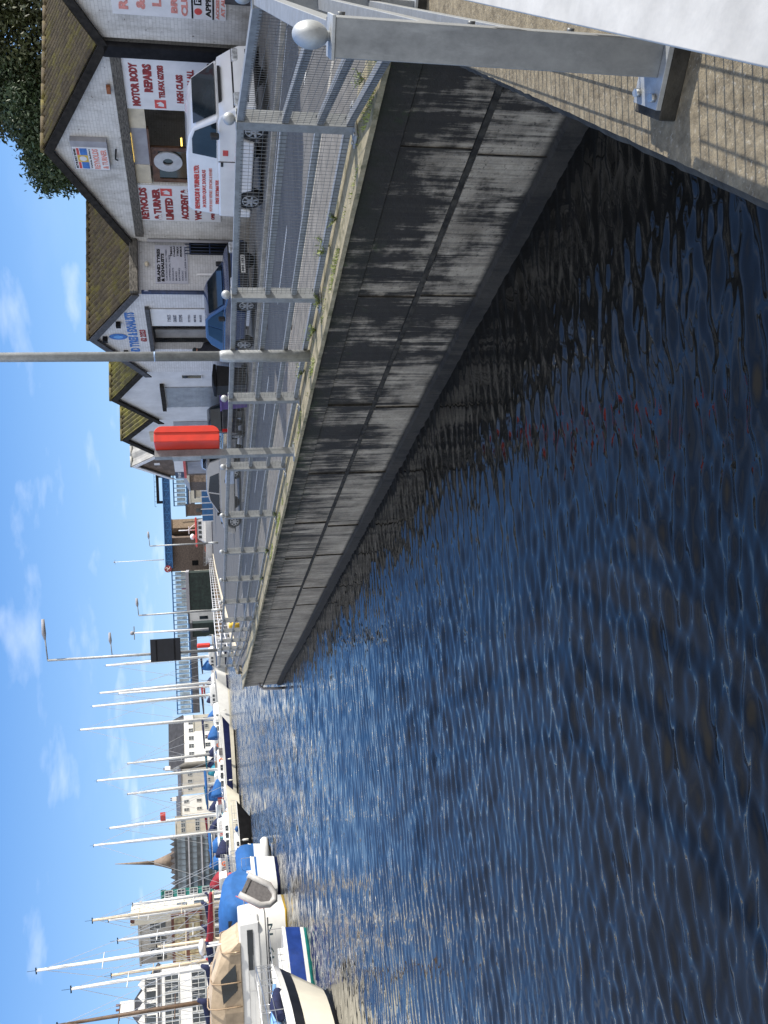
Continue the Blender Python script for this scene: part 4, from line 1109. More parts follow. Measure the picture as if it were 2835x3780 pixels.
M_WIN = M((.035,.045,.055), .12, 0, .5, .6, spec=.7); M_WFRAME = M((.55,.56,.55), .6)
M_WHITEW = M((.78,.77,.74), .8, 0, .08, .7, dirt=.1); M_CREAMW = M((.70,.66,.55), .8, 0, .1, .5, dirt=.12); M_GREYW = M((.42,.40,.36), .85, 0, .12, .5)
M_BEIGE = M((.50,.45,.36), .85, 0, .12, .6); M_DROOF = M((.035,.036,.042), .75, 0, .3, .8); M_MROOF = M((.10,.10,.11), .7, 0, .3, 1)
M_TEAL = M((.02,.20,.17), .5, 0, .2, 2); M_BRWN = M((.13,.05,.035), .7, 0, .3, 2); M_GLASSB = M((.05,.055,.06), .3, 0, .5, .5, spec=.7)
M_BBLUE = M((.025,.12,.30), .5, 0, .2, 1.5); M_LBLUE = M((.05,.28,.62), .45, 0, .1, 1.5); M_DGREEN = M((.02,.035,.03), .7, 0, .4, 1)

def house(name, label, pxl, pxr, Y, vt, vb=None, depth=9, wall=M_WHITEW, roof=None, rh=0, rows=2, cols=3, wm=M_WIN, ww=.9, wh=1.3, hip=False, yaw=0, chim=(), frame=True, x0f=.08, z0f=.12, cat='house', gable_end=True, face=True):
    """block whose front spans image columns pxl (left) to pxr (right) at distance Y; vt = image height of the eaves"""
    a = atY(vt, pxl, Y); b = atY(vt, pxr, Y); g = -.25
    if face:
        Rd = (a-CAM).length; db = ray(vt, pxr); b = CAM+db/db.length*Rd
    W = (b-a).length
    root = thing(name, label, cat, (a.x,a.y,g), math.atan2(b.y-a.y,b.x-a.x)+yaw, 'buildings along the north quay')
    H = (a.z+b.z)/2-g
    mb = MB(); mb.box(0,0,0,W,depth,H)
    if rh and gable_end and not hip: mb.prism([(0,H),(depth,H),(depth/2,H+rh)], 'x', 0.0, W)
    mb.build('wall', wall, root)
    if rh:
        o = .25; mb = MB()
        if hip: mb.add([(-o,-o,H),(W+o,-o,H),(W+o,depth+o,H),(-o,depth+o,H),(depth*.4,depth/2,H+rh),(W-depth*.4,depth/2,H+rh)], [(0,1,5,4),(1,2,5),(2,3,4,5),(3,0,4),(3,2,1,0)])
        else:
            for s in (0,1):
                y0 = -o if s == 0 else depth+o
                mb.add([(-o,y0,H-.05),(W+o,y0,H-.05),(W+o,depth/2,H+rh+.12),(-o,depth/2,H+rh+.12),(-o,y0,H-.2),(W+o,y0,H-.2),(W+o,depth/2,H+rh-.03),(-o,depth/2,H+rh-.03)], [(0,1,2,3),(7,6,5,4),(0,4,5,1),(1,5,6,2),(3,2,6,7),(0,3,7,4)])
        rf = mb.build('roof', roof, root)
        for cx in chim:
            mb = MB(); mb.box(cx*W-.6,depth/2-.5,H+rh*.3,cx*W+.6,depth/2+.5,H+rh+1.3); ch = mb.build('chimney', wall, rf)
            mb = MB(); mb.tube([(cx*W-.25,depth/2,H+rh+1.3),(cx*W-.25,depth/2,H+rh+1.8)], .14, 8); mb.tube([(cx*W+.25,depth/2,H+rh+1.3),(cx*W+.25,depth/2,H+rh+1.8)], .14, 8); mb.build('chimney_pots', M_BRWN, ch)
    else:
        mb = MB(); mb.box(-.15,-.15,H,W+.15,depth+.15,H+.25); mb.build('parapet', wall, root)
    proto = None
    for r in range(rows):
        for c in range(cols):
            cx = W*(x0f+(1-2*x0f)*(c+.5)/cols); cz = H*(z0f+(1-z0f)*(r+.5)/rows)
            if proto is None:
                mb = MB(); mb.box(-ww/2,-.01,-wh/2,ww/2,.02,wh/2); w_ = mb.build('window', wm, root)
                if frame:
                    mb = MB(); t = .09
                    mb.box(-ww/2-t,-.08,-wh/2-t,ww/2+t,-.012,-wh/2); mb.box(-ww/2-t,-.08,wh/2,ww/2+t,-.012,wh/2+t)
                    mb.box(-ww/2-t,-.08,-wh/2,-ww/2,-.012,wh/2); mb.box(ww/2,-.08,-wh/2,ww/2+t,-.012,wh/2); mb.box(-.03,-.05,-wh/2,.03,-.012,wh/2); mb.box(-ww/2,-.05,-.03,-.031,-.012,.03); mb.box(.031,-.05,-.03,ww/2,-.012,.03)
                    mb.build('frame', M_WFRAME, w_)
                proto = w_
            else: w_ = copy_tree(proto, root)
            w_.location = (cx, -.02, cz)
    return root, W, H

# ---- white inn with a black roof, its sunlit gable turned to the right
r_, W_, H_ = house('white_inn', 'white inn with long black slate roof and white end gable across the marina', 2815, 2625, 285, 674, depth=9, wall=M_WHITEW, roof=M_DROOF, rh=4.6, rows=2, cols=5, ww=1.2, wh=1.5, yaw=.42, chim=(.02,))
house('terrace_house', 'plain grey-white terraced house with dark roof between the white inn and the gabled white house', 2935, 2840, 280, 668, wall=M_GREYW, roof=M_MROOF, rh=1.0, rows=2, cols=3)
house('gabled_house', 'bright white gabled house left of the plain grey-white terraced house', 3012, 2940, 270, 665, wall=M_WHITEW, roof=M_MROOF, rh=1.2, rows=3, cols=2, chim=(.9,), ww=.7)
house('apartment_block', 'flat-roofed beige apartment block in front of the spire', 3082, 3015, 262, 650, wall=M_BEIGE, rows=3, cols=3, ww=1.0, wh=1.1, cat='apartments')
house('cream_annex', 'small cream flat-topped house standing in front of the white inn', 2700, 2640, 262, 715, wall=M_CREAMW, rows=1, cols=2)
# glazed block with a saw-tooth parapet
g_, W_, H_ = house('glazed_block', 'dark glazed office block with jagged saw-tooth roofline below the spire', 3290, 3085, 200, 650, wall=M_GLASSB, rows=4, cols=9, ww=1.1, wh=1.7, wm=M((.10,.13,.16), .1, 0, .6, .4, spec=.8), cat='office block', x0f=.02, frame=False)
for k in range(10):
    mb = MB(); x = W_*k/10; mb.prism([(x,H_+.25),(x+W_/10,H_+.25),(x+W_/20,H_+1.3)], 'y', -.2, 6); mb.build('roof_tooth', M_MROOF, g_)
for k in range(3):
    mb = MB(); mb.box(-.1,-.5,H_*(k+1)/4-.2,W_*.98,-.13,H_*(k+1)/4+.1); mb.build('balcony', M_GREYP, g_)
x_, z_ = atYz(420, 3190, 215); xb, zb = atYz(630, 3178, 215)
sp = thing('church_spire', 'slender brown church spire rising above the glazed office block', 'spire', (xb,215,-.25))
mb = MB(); mb.tube([(0,0,zb),(0,0,zb+2.2),(0,0,zb+4.0)], [1.9,1.1,.55], 8); mb.tube([(0,0,zb+4.0),(x_-xb,0,z_)], [.5,.06], 8); mb.build('steeple', M((.24,.19,.15), .9, 0, .2, 1), sp)
mb = MB(); mb.box(-2.2,-2.2,0,2.2,2.2,zb); mb.build('tower', M_STONE, sp)
house('green_roofed_block', 'narrow block with green glazed upper storeys at the right of the cream corner house', 3335, 3288, 135, 600, wall=M_TEAL, rows=5, cols=2, ww=.7, wh=1.0, cat='apartments')
# cream corner house with brown bays
c_, W_, H_ = house('corner_house', 'tall cream corner building with brown two-storey bay windows and arched doors', 3560, 3378, 112, 520, wall=M_GREYW, rows=1, cols=3, z0f=.70, ww=1.0, wh=1.2, depth=3.6, cat='hotel', face=False, yaw=-.06)
mb = MB(); mb.box(W_-.9,-.35,H_*.55,W_+.25,3.2,H_+.6); mb.box(W_+.004,-.3,0,W_+.16,3.6,H_*.55); mb.build('corner_tower', M_CREAMW, c_)
for k in range(3): mb = MB(); mb.box(W_-.9+.42*k,-.36,H_+.6,W_-.9+.42*k+.28,3.2,H_+1.1); mb.build('merlon', M_BRWN if k == 1 else M_CREAMW, c_)
for k in range(3): mb = MB(); mb.box(W_+.161,1.2,1.8+2.1*k,W_+.30,1.7,3.0+2.1*k); mb.build('window', M_WIN, c_)
for fx in (.14,.48,.80):
    x = W_*fx
    mb = MB(); mb.box(x-1.1,-.55,H_*.36,x+1.1,-.01,H_*.68); by = mb.build('bay', M_BRWN, c_)
    for i in range(2):
        for j in range(2):
            mb = MB(); mb.box(x-.95+1.0*i,-.58,H_*(.385+.15*j),x-.05+1.0*i,-.552,H_*(.50+.15*j)); mb.build('pane', M((.42,.36,.22), .3, 0, .4, 2), by)
    pts_ = [(x+1.0*math.cos(PI*k/10), H_*.16+1.1*math.sin(PI*k/10)) for k in range(11)]
    mb = MB(); mb.prism([(x+1.0,.1)]+pts_+[(x-1.0,.1)], 'y', -.06, -.01); mb.build('arched_door', M_GLASSB, c_)
    mb = MB(); mb.box(x-.5,-.05,H_*.74,x+.5,-.012,H_*.84); mb.build('window', M_WIN, c_)
# white four-storey hotel with dormers at the left edge
h_, W_, H_ = house('quayside_hotel', 'white four-storey quayside hotel with dormers in a dark mansard at the far left', 3870, 3562, 104, 585, wall=M_WHITEW, roof=M_DROOF, rh=3.4, rows=3, cols=6, ww=.9, wh=1.5, hip=True, depth=9, cat='hotel', chim=(.55,), z0f=.02)
for k in range(6):
    x = W_*(.06+.145*k)
    mb = MB(); mb.box(x-.65,-.1,H_+.05,x+.65,2.2,H_+1.5); mb.prism([(x-.85,H_+1.5),(x+.85,H_+1.5),(x,H_+2.3)], 'y', -.3, 2.4); dm = mb.build('dormer', M_WHITEW, h_)
    mb = MB(); mb.box(x-.42,-.14,H_+.3,x+.42,-.105,H_+1.35); mb.build('window', M_WIN, dm)
mb = MB(); mb.box(-.1,-.2,H_*.30,W_+.1,-.003,H_*.34); mb.box(-.1,-.25,H_-.15,W_+.1,-.003,H_+.05); mb.build('cornice', M_MROOF, h_)
mb = MB(); mb.box(W_*.3,-.16,H_*.245,W_*.98,-.03,H_*.295); sgn = mb.build('name_board', M((.35,.22,.10), .7, 0, .2, 2), h_)

# ---------------------------------------------------------- bridge and port
YB = 300; mp = YB/F_PX
def BX(py): return atY(620, py, YB).x
x0, x1 = BX(2098), BX(1752); _, zt = atYz(604, 1930, YB); _, zb = atYz(632, 1930, YB)
br = thing('lifting_bridge', 'dark blue lattice girder of a lifting bridge with a red badge at its left end', 'bridge', (0,YB,0))
mb = MB()
mb.box(x0,0,zt-.35,x1,1.2,zt); mb.box(x0,0,zb,x1,1.2,zb+.35); mb.box(x0,.5,zb+.35,x1,.7,zt-.35)
gd = mb.build('girder', M_BBLUE, br)
nb = 12; lat = MB()
for k in range(nb):
    xa, xb = x0+(x1-x0)*k/nb, x0+(x1-x0)*(k+1)/nb
    lat.tube([(xa,.4,zb+.3),(xb,.4,zt-.3)], .10, 4); lat.tube([(xa,.3,zt-.3),(xb,.3,zb+.3)], .10, 4); lat.box(xa-.12,.15,zb+.35,xa+.12,.45,zt-.35)
lat.build('lattice', M((.05,.22,.50), .5), gd)
xd, zd = atYz(620, 2100, YB); mb = MB(); mb.disc((xd,-.25,zd), (0,1,0), 1.15, .3, 28); em = mb.build('badge', M((.30,.03,.04), .5), br)
leg = MB()                                              # three bent running legs
for k in range(3):
    a = 2*PI*k/3+.5; c1 = (xd+.55*math.cos(a),-.46,zd+.55*math.sin(a)); a2 = a+.9; c2 = (xd+.85*math.cos(a2),-.46,zd+.85*math.sin(a2)); a3 = a2-.35; c3 = (xd+1.0*math.cos(a3),-.46,zd+1.0*math.sin(a3))
    leg.tube([(xd,-.46,zd), c1, c2, c3], [.15,.13,.09,.06], 5)
leg.build('emblem', M((.72,.68,.62), .5), em)
x2 = BX(1640); mb = MB(); _, zq = atYz(621, 1700, YB); mb.box(x1,.0,zq,x2,1.4,zt); mb.build('counterweight_arm', M_LBLUE, br)
mb = MB(); mb.disc((x1,-.1,zb+1.0), (0,1,0), .45, .3, 16); mb.build('pivot_pin', M((.45,.12,.09), .5), br)
fr = MB(); xa, xb = BX(1858), BX(1752); _, zf = atYz(576, 1800, YB)
fr.box(xa,.2,zt,xa+.9,1,zf); fr.box(xb-.9,.2,zt,xb,1,zf); fr.box(xa+.9,.2,zf-.9,xb-.9,1,zf); fr.box(xa-1,.1,zf+.5,xb+1,.15,zf+.6)
for k in range(8): fr.box(xa-1+k*(xb-xa+2)/7-.05,.1,zf,xa-1+k*(xb-xa+2)/7+.05,.16,zf+.5)
fr.build('gantry_frame', M_BLACK, br)
# walkway with a light balustrade, both sides of the piers
wk = thing('bridge_walkway', 'long blue footbridge with pale glass balustrade running behind the masts', 'footbridge', (0,YB+6,0))
for nm, ya, yb in (('east',1870,1600),('west',2640,2105)):
    xa, xb = BX(ya)*1.02, BX(yb)*1.02; _, z1 = atYz(640 if nm == 'west' else 636, 2300 if nm == 'west' else 1750, YB+6); _, z0 = atYz(700 if nm == 'west' else 690, 2300 if nm == 'west' else 1750, YB+6)
    mb = MB(); mb.box(xa,0,z0-2.2,xb,2,z0); mb.build('deck', M_MROOF, wk)
    mb = MB(); mb.box(xa,-.1,z1-.4,xb,.1,z1); mb.box(xa,-.1,z0+.01,xb,.1,z0+.5); mb.build('handrail', M_BBLUE, wk)
    mb = MB(); k = 0; x = xa
    while x < xb: mb.box(x,-.08,z0+.5,x+.22,.08,z1-.4); x += 1.5
    mb.build('balusters', M_BBLUE, wk)
    mb = MB(); x = xa+.3
    while x < xb-1.2: mb.box(x,.1,z0+.8,x+1.0,.14,z1-1.2); x += 1.5
    mb.build('glass_panels', M((.45,.55,.60), .2, 0, .4, .4), wk)
# stone piers
def block(name, label, cat, pxl, pxr, vt, Y, depth, m, yaw=0, base=-.25):
    a = atY(vt, pxl, Y); b = atY(vt, pxr, Y); W = (b-a).length
    o = thing(name, label, cat, (a.x,a.y,base), math.atan2(b.y-a.y,b.x-a.x)+yaw)
    mb = MB(); mb.box(0,0,0,W,depth,a.z-base); mb.build('wall', m, o); return o, W, a.z-base
o, W_, H_ = block('bridge_pier', 'tall brown stone bridge pier under the left half of the blue girder', 'pier', 2110, 1985, 634, YB+3, 14, M_STONE, -.12)
mb = MB(); mb.box(W_*.15,-.05,H_*.35,W_*.3,-.004,H_*.5); mb.build('opening', M_DARK, o); mb = MB(); mb.box(-.2,-.3,H_,W_+.2,14,H_+.3); mb.build('capping', M_STONE, o)
o, W_, H_ = block('bridge_pier', 'stone bridge pier with one sunlit side below the right half of the blue girder', 'pier', 1950, 1912, 634, YB+5, 9, M_STONE2, .55)
mb = MB(); mb.box(-.2,-.3,H_,W_+.2,9.2,H_+.3); mb.build('capping', M_STONE, o)
o, W_, H_ = block('stone_gatehouse', 'brown stone shed beyond the parked cars at the end of the road', 'shed', 1780, 1715, 700, 150, 6, M_STONE, .2, -.13)
mb = MB(); mb.prism([(-.3,H_),(W_+.3,H_),(W_/2,H_+1.0)], 'y', -.3, 6.3); mb.build('roof', M_SLATE, o)
o, W_, H_ = block('harbour_office', 'small cream harbour office with dark window near the blue girder', 'office', 1855, 1800, 703, 230, 6, M_CREAMW)
mb = MB(); mb.box(W_*.35,-.05,H_*.4,W_*.6,-.004,H_*.65); mb.build('window', M_WIN, o); mb = MB(); mb.box(-.2,-.3,H_,W_+.2,6.2,H_+.25); mb.build('roof', M_WHITE, o)
o, W_, H_ = block('shipping_container', 'green shipping container behind the silver hatchback', 'container', 1798, 1770, 700, 235, 3, M((.03,.22,.12), .6, 0, .2, 1)); mb = MB(); [mb.box(W_*k/8-.04,-.06,.1,W_*k/8+.04,-.004,H_-.1) for k in range(1,8)]; mb.build('ribs', M((.03,.18,.10), .6), o)
o, W_, H_ = block('ferry_terminal', 'long pale ferry shed with a dark lower wall behind the white railing', 'shed', 2262, 2115, 702, 285, 12, M_DGREEN)
mb = MB(); mb.box(-.3,-.4,H_,W_+.3,12,H_+1.0); mb.build('roof', M_GREYP, o)
o, W_, H_ = block('ferry_terminal', 'white flat-roofed building with an orange stripe beyond the ferry shed', 'building', 2240, 2112, 672, 330, 10, M_CREAMW); mb = MB(); mb.box(W_*.5,-.1,H_*.82,W_*.56,-.004,H_*.98); mb.build('stripe', M((.55,.10,.02), .6), o)
for k, (a_, b_, vt_, Y_, m_, lab) in enumerate(((1905,1862,690,262,M_STONE,'dark stone shed just right of the stone pier'),(1768,1700,690,258,M_WHITEW,'white port building behind the TO LET board'),(1835,1806,722,215,M_BEIGE,'low tan hut in front of the cream harbour office'),(2300,2262,700,262,M_WHITEW,'small white hut beyond the bend of the white railing'),(2352,2302,712,250,M_DGREEN,'low dark shed between the two distant lamp posts'))):
    o, W_, H_ = block('port_building', lab, 'shed', a_, b_, vt_, Y_, 6, m_)
    mb = MB(); mb.box(W_*.3,-.05,H_*.3,W_*.62,-.004,H_*.62); mb.build('window', M_WIN, o); mb = MB(); mb.box(-.2,-.3,H_,W_+.2,6.2,H_+.3); mb.build('roof', M_MROOF, o)
# sea-blue port fence behind the cars
pf = thing('port_fence', 'low blue port fence beyond the end of the road', 'fence', (atY(735,1700,200).x,200,-.2))
mb = MB(); xx = atY(735,1925,200).x-pf.location.x; mb.box(xx,0,0,0,.1,2.4); mb.build('panel', M_BBLUE, pf)
mb = MB(); [mb.box(xx*k/10-.08,-.1,0,xx*k/10+.08,-.003,2.7) for k in range(11)]; mb.build('posts', M_WHITE, pf)

# white railing along the bend, up to the bridge
fr_pts = [Vector((-9.1,60,0)), Vector((-9.6,72,0)), Vector((-10.0,90,0)), Vector((-10.6,120,0)), Vector((-11.0,160,0)), Vector((-11.2,210,0)), Vector((-9.5,280,0))]
wr = thing('white_railing', 'white three-rail fence following the quay edge round the bend', 'railing', tuple(fr_pts[0]))
def rel(p): return p-fr_pts[0]
mb = MB()
for z in (.35,.72,1.1):
    mb.tube([rel(p)+Vector((0,0,z)) for p in fr_pts], .035, 6)
mb.build('rails', M_WHITE, wr)
pp = None; dist = 0
for a, b in zip(fr_pts[:-1], fr_pts[1:]):
    n_ = max(1, int((b-a).length/(3.2 if a.y < 100 else 6)))
    for k in range(n_):
        p = a.lerp(b, k/n_)
        if pp is None: mb = MB(); mb.box(-.05,-.05,0,.05,.05,1.15); pp = mb.build('post', M_WHITE, wr); o = pp
        else: o = pp.copy(); col.objects.link(o); o.parent = wr
        o.location = tuple(rel(p))
mb = MB(); L_ = []
kb = [Vector((-8.3,58,0)), Vector((-8.8,72,0)), Vector((-9.1,90,0)), Vector((-9.6,120,0)), Vector((-10.0,180,0)), Vector((-9,280,0))]
for p in kb: L_.append([(p.x-.6,p.y,-.12),(p.x-.6,p.y,.02),(p.x,p.y,.02),(p.x,p.y,-.12)])
mb.loft(L_, True, True, True, False); tag(mb.build('bend_kerb_path', M_CREAM), kind='structure')

# ------------------------------------------------------------ far lamp posts
def lamp(label, vb, yb, vt, yt, Y, arm, sc_=1.0, board=None):
    b = atY(vb, yb, Y); t = atY(vt, yt, Y); H = t.z
    o = thing('street_lamp', label, 'lamp post', (b.x,Y,min(b.z,0)), 0, 'lamp posts along the quay'); H = t.z-min(b.z,0)
    dx = t.x-b.x
    mb = MB(); mb.tube([(0,0,0),(0,0,1.3)], .10*sc_, 12); mb.tube([(0,0,1.3),(dx,0,H)], [.075*sc_,.055*sc_], 12); mb.build('shaft', M_GALV2, o)
    ax = arm*Y/F_PX
    mb = MB(); mb.tube([(dx,0,H),(dx+ax*.55,0,H+.08)], .03*sc_, 8); mb.build('arm', M_GALV, o)
    mb = MB(); mb.tube([(dx+ax*.5,0,H+.08),(dx+ax*.65,0,H+.12),(dx+ax,0,H+.14)], [.04*sc_,.10*sc_,.07*sc_], 10); mb.build('lamp_head', M_GREYP, o)
    return o, b, dx, H
YL = 43
o, b, dx, H = lamp('tall lamp post carrying a black square board at the quay corner', 905, 2392, 176, 2438, YL, 145)
l0 = atY(557, 2445, YL-.25); l1 = atY(665, 2354, YL-.25)
bd = thing('sign_board', 'large black square board, back of a sign, fixed to the corner lamp post', 'sign', (l0.x,YL-.25,l1.z))
mb = MB(); mb.box(0,0,0,l1.x-l0.x,.05,l0.z-l1.z); bb = mb.build('board', M((.006,.008,.016), .5, 0, .3, 2), bd, bevel=.005)
for f in (.2,.8): mb = MB(); mb.box(.05,-.03,(l0.z-l1.z)*f-.03,l1.x-l0.x-.05,-.004,(l0.z-l1.z)*f+.03); mb.build('channel', M_BLACK, bb)
lamp('second lamp post partly hidden behind the corner lamp post', 830, 2400, 414, 2420, 82, 82, 1.4)
lamp('lamp post with a short arm right of the black square board', 800, 2252, 512, 2272, 95, 62, 1.5)
lamp('slim lamp post standing in front of the blue bridge girder', 782, 2004, 553, 2016, 120, 52, 1.5)
def flagmast(label, vb, yb, vt, yt, Y):
    b = atY(vb, yb, Y); t = atY(vt, yt, Y)
    o = thing('signal_mast', label, 'mast', (b.x,Y,b.z)); 
    mb = MB(); mb.tube([(0,0,0),(t.x-b.x,0,t.z-b.z)], [.16,.09], 8); mb.build('pole', M_WHITE, o)
    mb = MB(); h = t.z-b.z; mb.box(t.x-b.x-.8,-.05,h-.1,t.x-b.x+.8,.05,h); mb.sphere((t.x-b.x,0,h+.2), .25, 8, 6); mb.build('wind_gauge', M_GREYP, o)
flagmast('white radio mast topped with instruments above the blue girder', 606, 2066, 424, 2075, YB+8)
flagmast('thin grey mast with instruments between two lamp posts', 770, 2322, 494, 2337, 110)
# second lifebuoy housing and a yellow hydrant on the quay corner
p = atY(760, 2382, 70); o = thing('lifebuoy_station', 'small distant red lifebuoy housing right below the black board', 'lifebuoy station', (p.x,70,0))
mb = MB(); mb.box(-.05,-.05,0,.05,.05,1.7); mb.build('post', M_GALV, o); mb = MB(); zt_ = atY(727,2382,70).z; mb.box(-.14,-.4,zt_-1.0,.14,.4,zt_); mb.build('housing', M_REDP, o, bevel=.08)
p = atZ(884, 2308, 0); o = thing('hydrant', 'yellow hydrant standing behind the railing near the quay corner', 'hydrant', (p.x,p.y,0))
mb = MB(); mb.tube([(0,0,0),(0,0,.42),(0,0,.5),(0,0,.56)], [.14,.14,.16,.08], 12); mb.build('barrel', M_YELLOW, o); mb = MB(); mb.tube([(-.2,0,.32),(.2,0,.32)], .07, 10); mb.build('outlet', M_YELLOW, o)
# drain pipe at the wall end
pd = atY(985, 2440, 47.5); o = thing('drain_pipe', 'bent grey drain pipe sticking out of the quay wall near its far end', 'pipe', (0,0,0))
w0 = q(38.2,-.45,-.75); mb = MB(); mb.tube([tuple(w0), tuple(q(38.2,-.62,-.78)), tuple(q(38.25,-.75,-.95)), tuple(q(38.3,-.78,-1.5)), tuple(q(38.3,-.78,-1.9))], .07, 10); mb.build('bend', M_GREYP, o)
# ------------------------------------------------------------------- boats
M_GEL = M((.74,.74,.72), .28, 0, .05, 1.5, dirt=.05); M_GELC = M((.70,.66,.55), .35, 0, .06, 1.5); M_HNAVY = M((.012,.018,.07), .3, 0, .2, 2)
M_HBLUE = M((.02,.05,.22), .3, 0, .2, 2); M_HBLACK = M((.014,.014,.016), .35, 0, .3, 2); M_TEALP = M((.02,.25,.24), .4, 0, .1, 3)
M_MAST = M((.62,.62,.60), .4, .3, .1, 3); M_MASTW = M((.74,.74,.72), .4, 0, .08, 3); M_MASTB = M((.12,.075,.045), .6, 0, .3, 4)
M_CBLUE = M((.018,.11,.33), .8, 0, .12, 2.2, .12); M_CNAVY = M((.012,.018,.065), .85, 0, .3, 5, .3); M_CRED = M((.28,.018,.03), .8, 0, .3, 5, .3); M_CTEAL = M((.02,.22,.30), .8, 0, .25, 5)
M_BEIGEC = M((.47,.37,.26), .85, 0, .14, 2.2, .5); M_STEEL = M((.55,.55,.55), .3, .8, .1, 5); M_GREYR = M((.16,.15,.15), .7, 0, .2, 5); M_FEND = M((.70,.68,.62), .5, 0, .1, 5); M_ROPE = M((.55,.52,.45), .8)
M_LSAIL = M((.20,.38,.66), .8, 0, .15, 4, .2); M_ORANGE = M((.75,.14,.02), .6)
M_TEAK = M((.30,.19,.10), .7, 0, .3, 8)
TAB = [(0,.80),(.12,.90),(.28,.98),(.45,1.0),(.6,.95),(.72,.82),(.82,.62),(.9,.40),(.96,.18),(1.0,.03)]
def outline(L, B, f, F, rake, sheer=.16, cat=False):
    """plan outline of the hull at height fraction f (0 waterline .. 1 deck)"""
    P = []
    for u, b in TAB:
        hb = B/2*b*(.82+.18*max(f,0)**.7)*(1 if f >= 0 else 1+f*.8)
        x = -L/2+L*u*(1-.06*(1-max(f,0)))+rake*max(f,-.3)*u**5
        z = F*f*(1+sheer*(u-.25)**2*2)
        P.append((x,hb,z))
    return [(x,-h,z) for x,h,z in P]+[(x,h,z) for x,h,z in reversed(P)]
def boat(name, label, loc, hd, L, B, F, bands, mast=0, cover=None, cabin=.42, hood=None, mastm=None, rake=.6, cat='sailing boat', stays=True, group='boats moored in the marina', rail=True, mu=.58, cabm=None, win=True, boomh=1.5, fend=2, sr=.014, lean=0, genoa=None, mr=1.0, gear=5):
    b = thing(name, label, cat, loc, math.atan2(hd[1], hd[0]), group)
    f0 = -.35
    for f1, m, nm in bands:
        k = 3; rings = [outline(L,B,f0+(f1-f0)*i/k,F,rake) for i in range(k+1)]
        mb = MB(); mb.loft(rings, f0 < 0, False); o = mb.build(nm, m, b); f0 = f1
    dk = MB(); r = outline(L,B,1.0,F,rake); n = len(r)
    dk.add([(x,y,z-.03) for x,y,z in r], [(i,i+1,n-2-i,n-1-i) for i in range(n//2-1)])
    dk.build('deck', M_GELC, b)
    tr = MB(); tr.loft([[(x*1.003,y*1.012,z-.02) for x,y,z in r],[(x*1.003,y*1.012,z+.05) for x,y,z in r]], False, False, True, False); tr.build('gunwale', M_GEL, b)
    ch = 0
    if cabin:
        ch = F*.55; x0, x1 = -L*.12, L*.28; w0 = B*.34
        ring = lambda z, s, dx: [(x0+dx*.4,-w0*s,z),(x1-dx-(x1-x0)*.35,-w0*s,z),(x1-dx,-w0*s*.55,z),(x1-dx,w0*s*.55,z),(x1-dx-(x1-x0)*.35,w0*s,z),(x0+dx*.4,w0*s,z)]
        mb = MB(); mb.loft([ring(F-.05,1,0), ring(F+ch*.8,.9,.25), ring(F+ch,.75,.5)], False, True, True, False); cb = mb.build('cabin', cabm or M_GEL, b, bevel=.03)
        if win:
            for s in (-1,1):
                for k in range(3):
                    xa = x0+.35+(x1-x0)*.19*k; xb = xa+(x1-x0)*.14
                    mb = MB(); y0 = s*(w0*.985); y1 = s*(w0*.925); za, zb_ = F+ch*.22, F+ch*.62
                    mb.add([(xa,y0+s*.012,za),(xb,y0+s*.012,za),(xb,y1+s*.012,zb_),(xa+.05,y1+s*.012,zb_)], [(0,1,2,3) if s < 0 else (3,2,1,0)]); mb.build('window', M_CARGL, cb)
        mb = MB(); mb.box(-L*.42,-B*.22,F-.02,-L*.14,B*.22,F+.12); mb.box(-L*.42,-B*.36,F-.02,-L*.12,-B*.30,F+.32); mb.box(-L*.42,B*.30,F-.02,-L*.12,B*.36,F+.32); mb.build('cockpit', M_GEL, b)
    if hood:
        rings = []
        for k in range(7):
            t = k/6; x = -L*.18+L*.16*t; h = F+ch+ (1.05-.75*t**1.6)*F*.62; rings.append([(x, B*.33*math.cos(PI*j/8), F+.1+(h-F-.1)*math.sin(PI*j/8)**.7) for j in range(9)])
        mb = MB(); mb.loft(rings, True, True, True, True); mb.build('spray_hood', hood, b)
    xm = -L/2+L*mu
    if mast:
        mm = mastm or M_MAST; tx = lean*mast
        mb = MB(); mb.tube([(xm,0,F),(xm+tx*.5,0,F+mast*.5),(xm+tx,0,F+mast)], [.10*mr,.095*mr,.065*mr], 10)
        ms = mb.build('mast', mm, b)
        for fz in (.42,.70): mb = MB(); mb.tube([(xm+tx*fz,-B*.34*(1.1-fz*.4),F+mast*fz),(xm+tx*fz,B*.34*(1.1-fz*.4),F+mast*fz)], .03, 6); mb.build('spreader', mm, ms)
        mb = MB(); mb.box(xm+tx-.25,-.03,F+mast,xm+tx+.2,.03,F+mast+.07); mb.tube([(xm+tx,0,F+mast),(xm+tx,0,F+mast+.55)], .012, 5); mb.build('masthead_gear', M_BLACK, ms)
        if stays:
            mb = MB(); top = (xm+tx,0,F+mast*.98)
            mb.tube([top,(L/2+rake*.9,0,F*1.15)], sr, 4); mb.tube([top,(-L/2,0,F)], sr, 4)
            for s in (-1,1): mb.tube([(xm+tx,0,F+mast*.95),(xm+tx*.7,s*B*.28,F+mast*.70),(xm,s*B*.46,F)], sr, 4)
            mb.build('rigging', M_STEEL, b)
        if genoa: mb = MB(); t0 = Vector((L/2+rake*.8,0,F*1.2)); t1 = Vector((xm+tx,0,F+mast*.96)); mb.tube([t0.lerp(t1,.04),t0.lerp(t1,.3),t0.lerp(t1,.9)], [.07,.09,.05], 7); mb.build('furled_genoa', genoa, b)
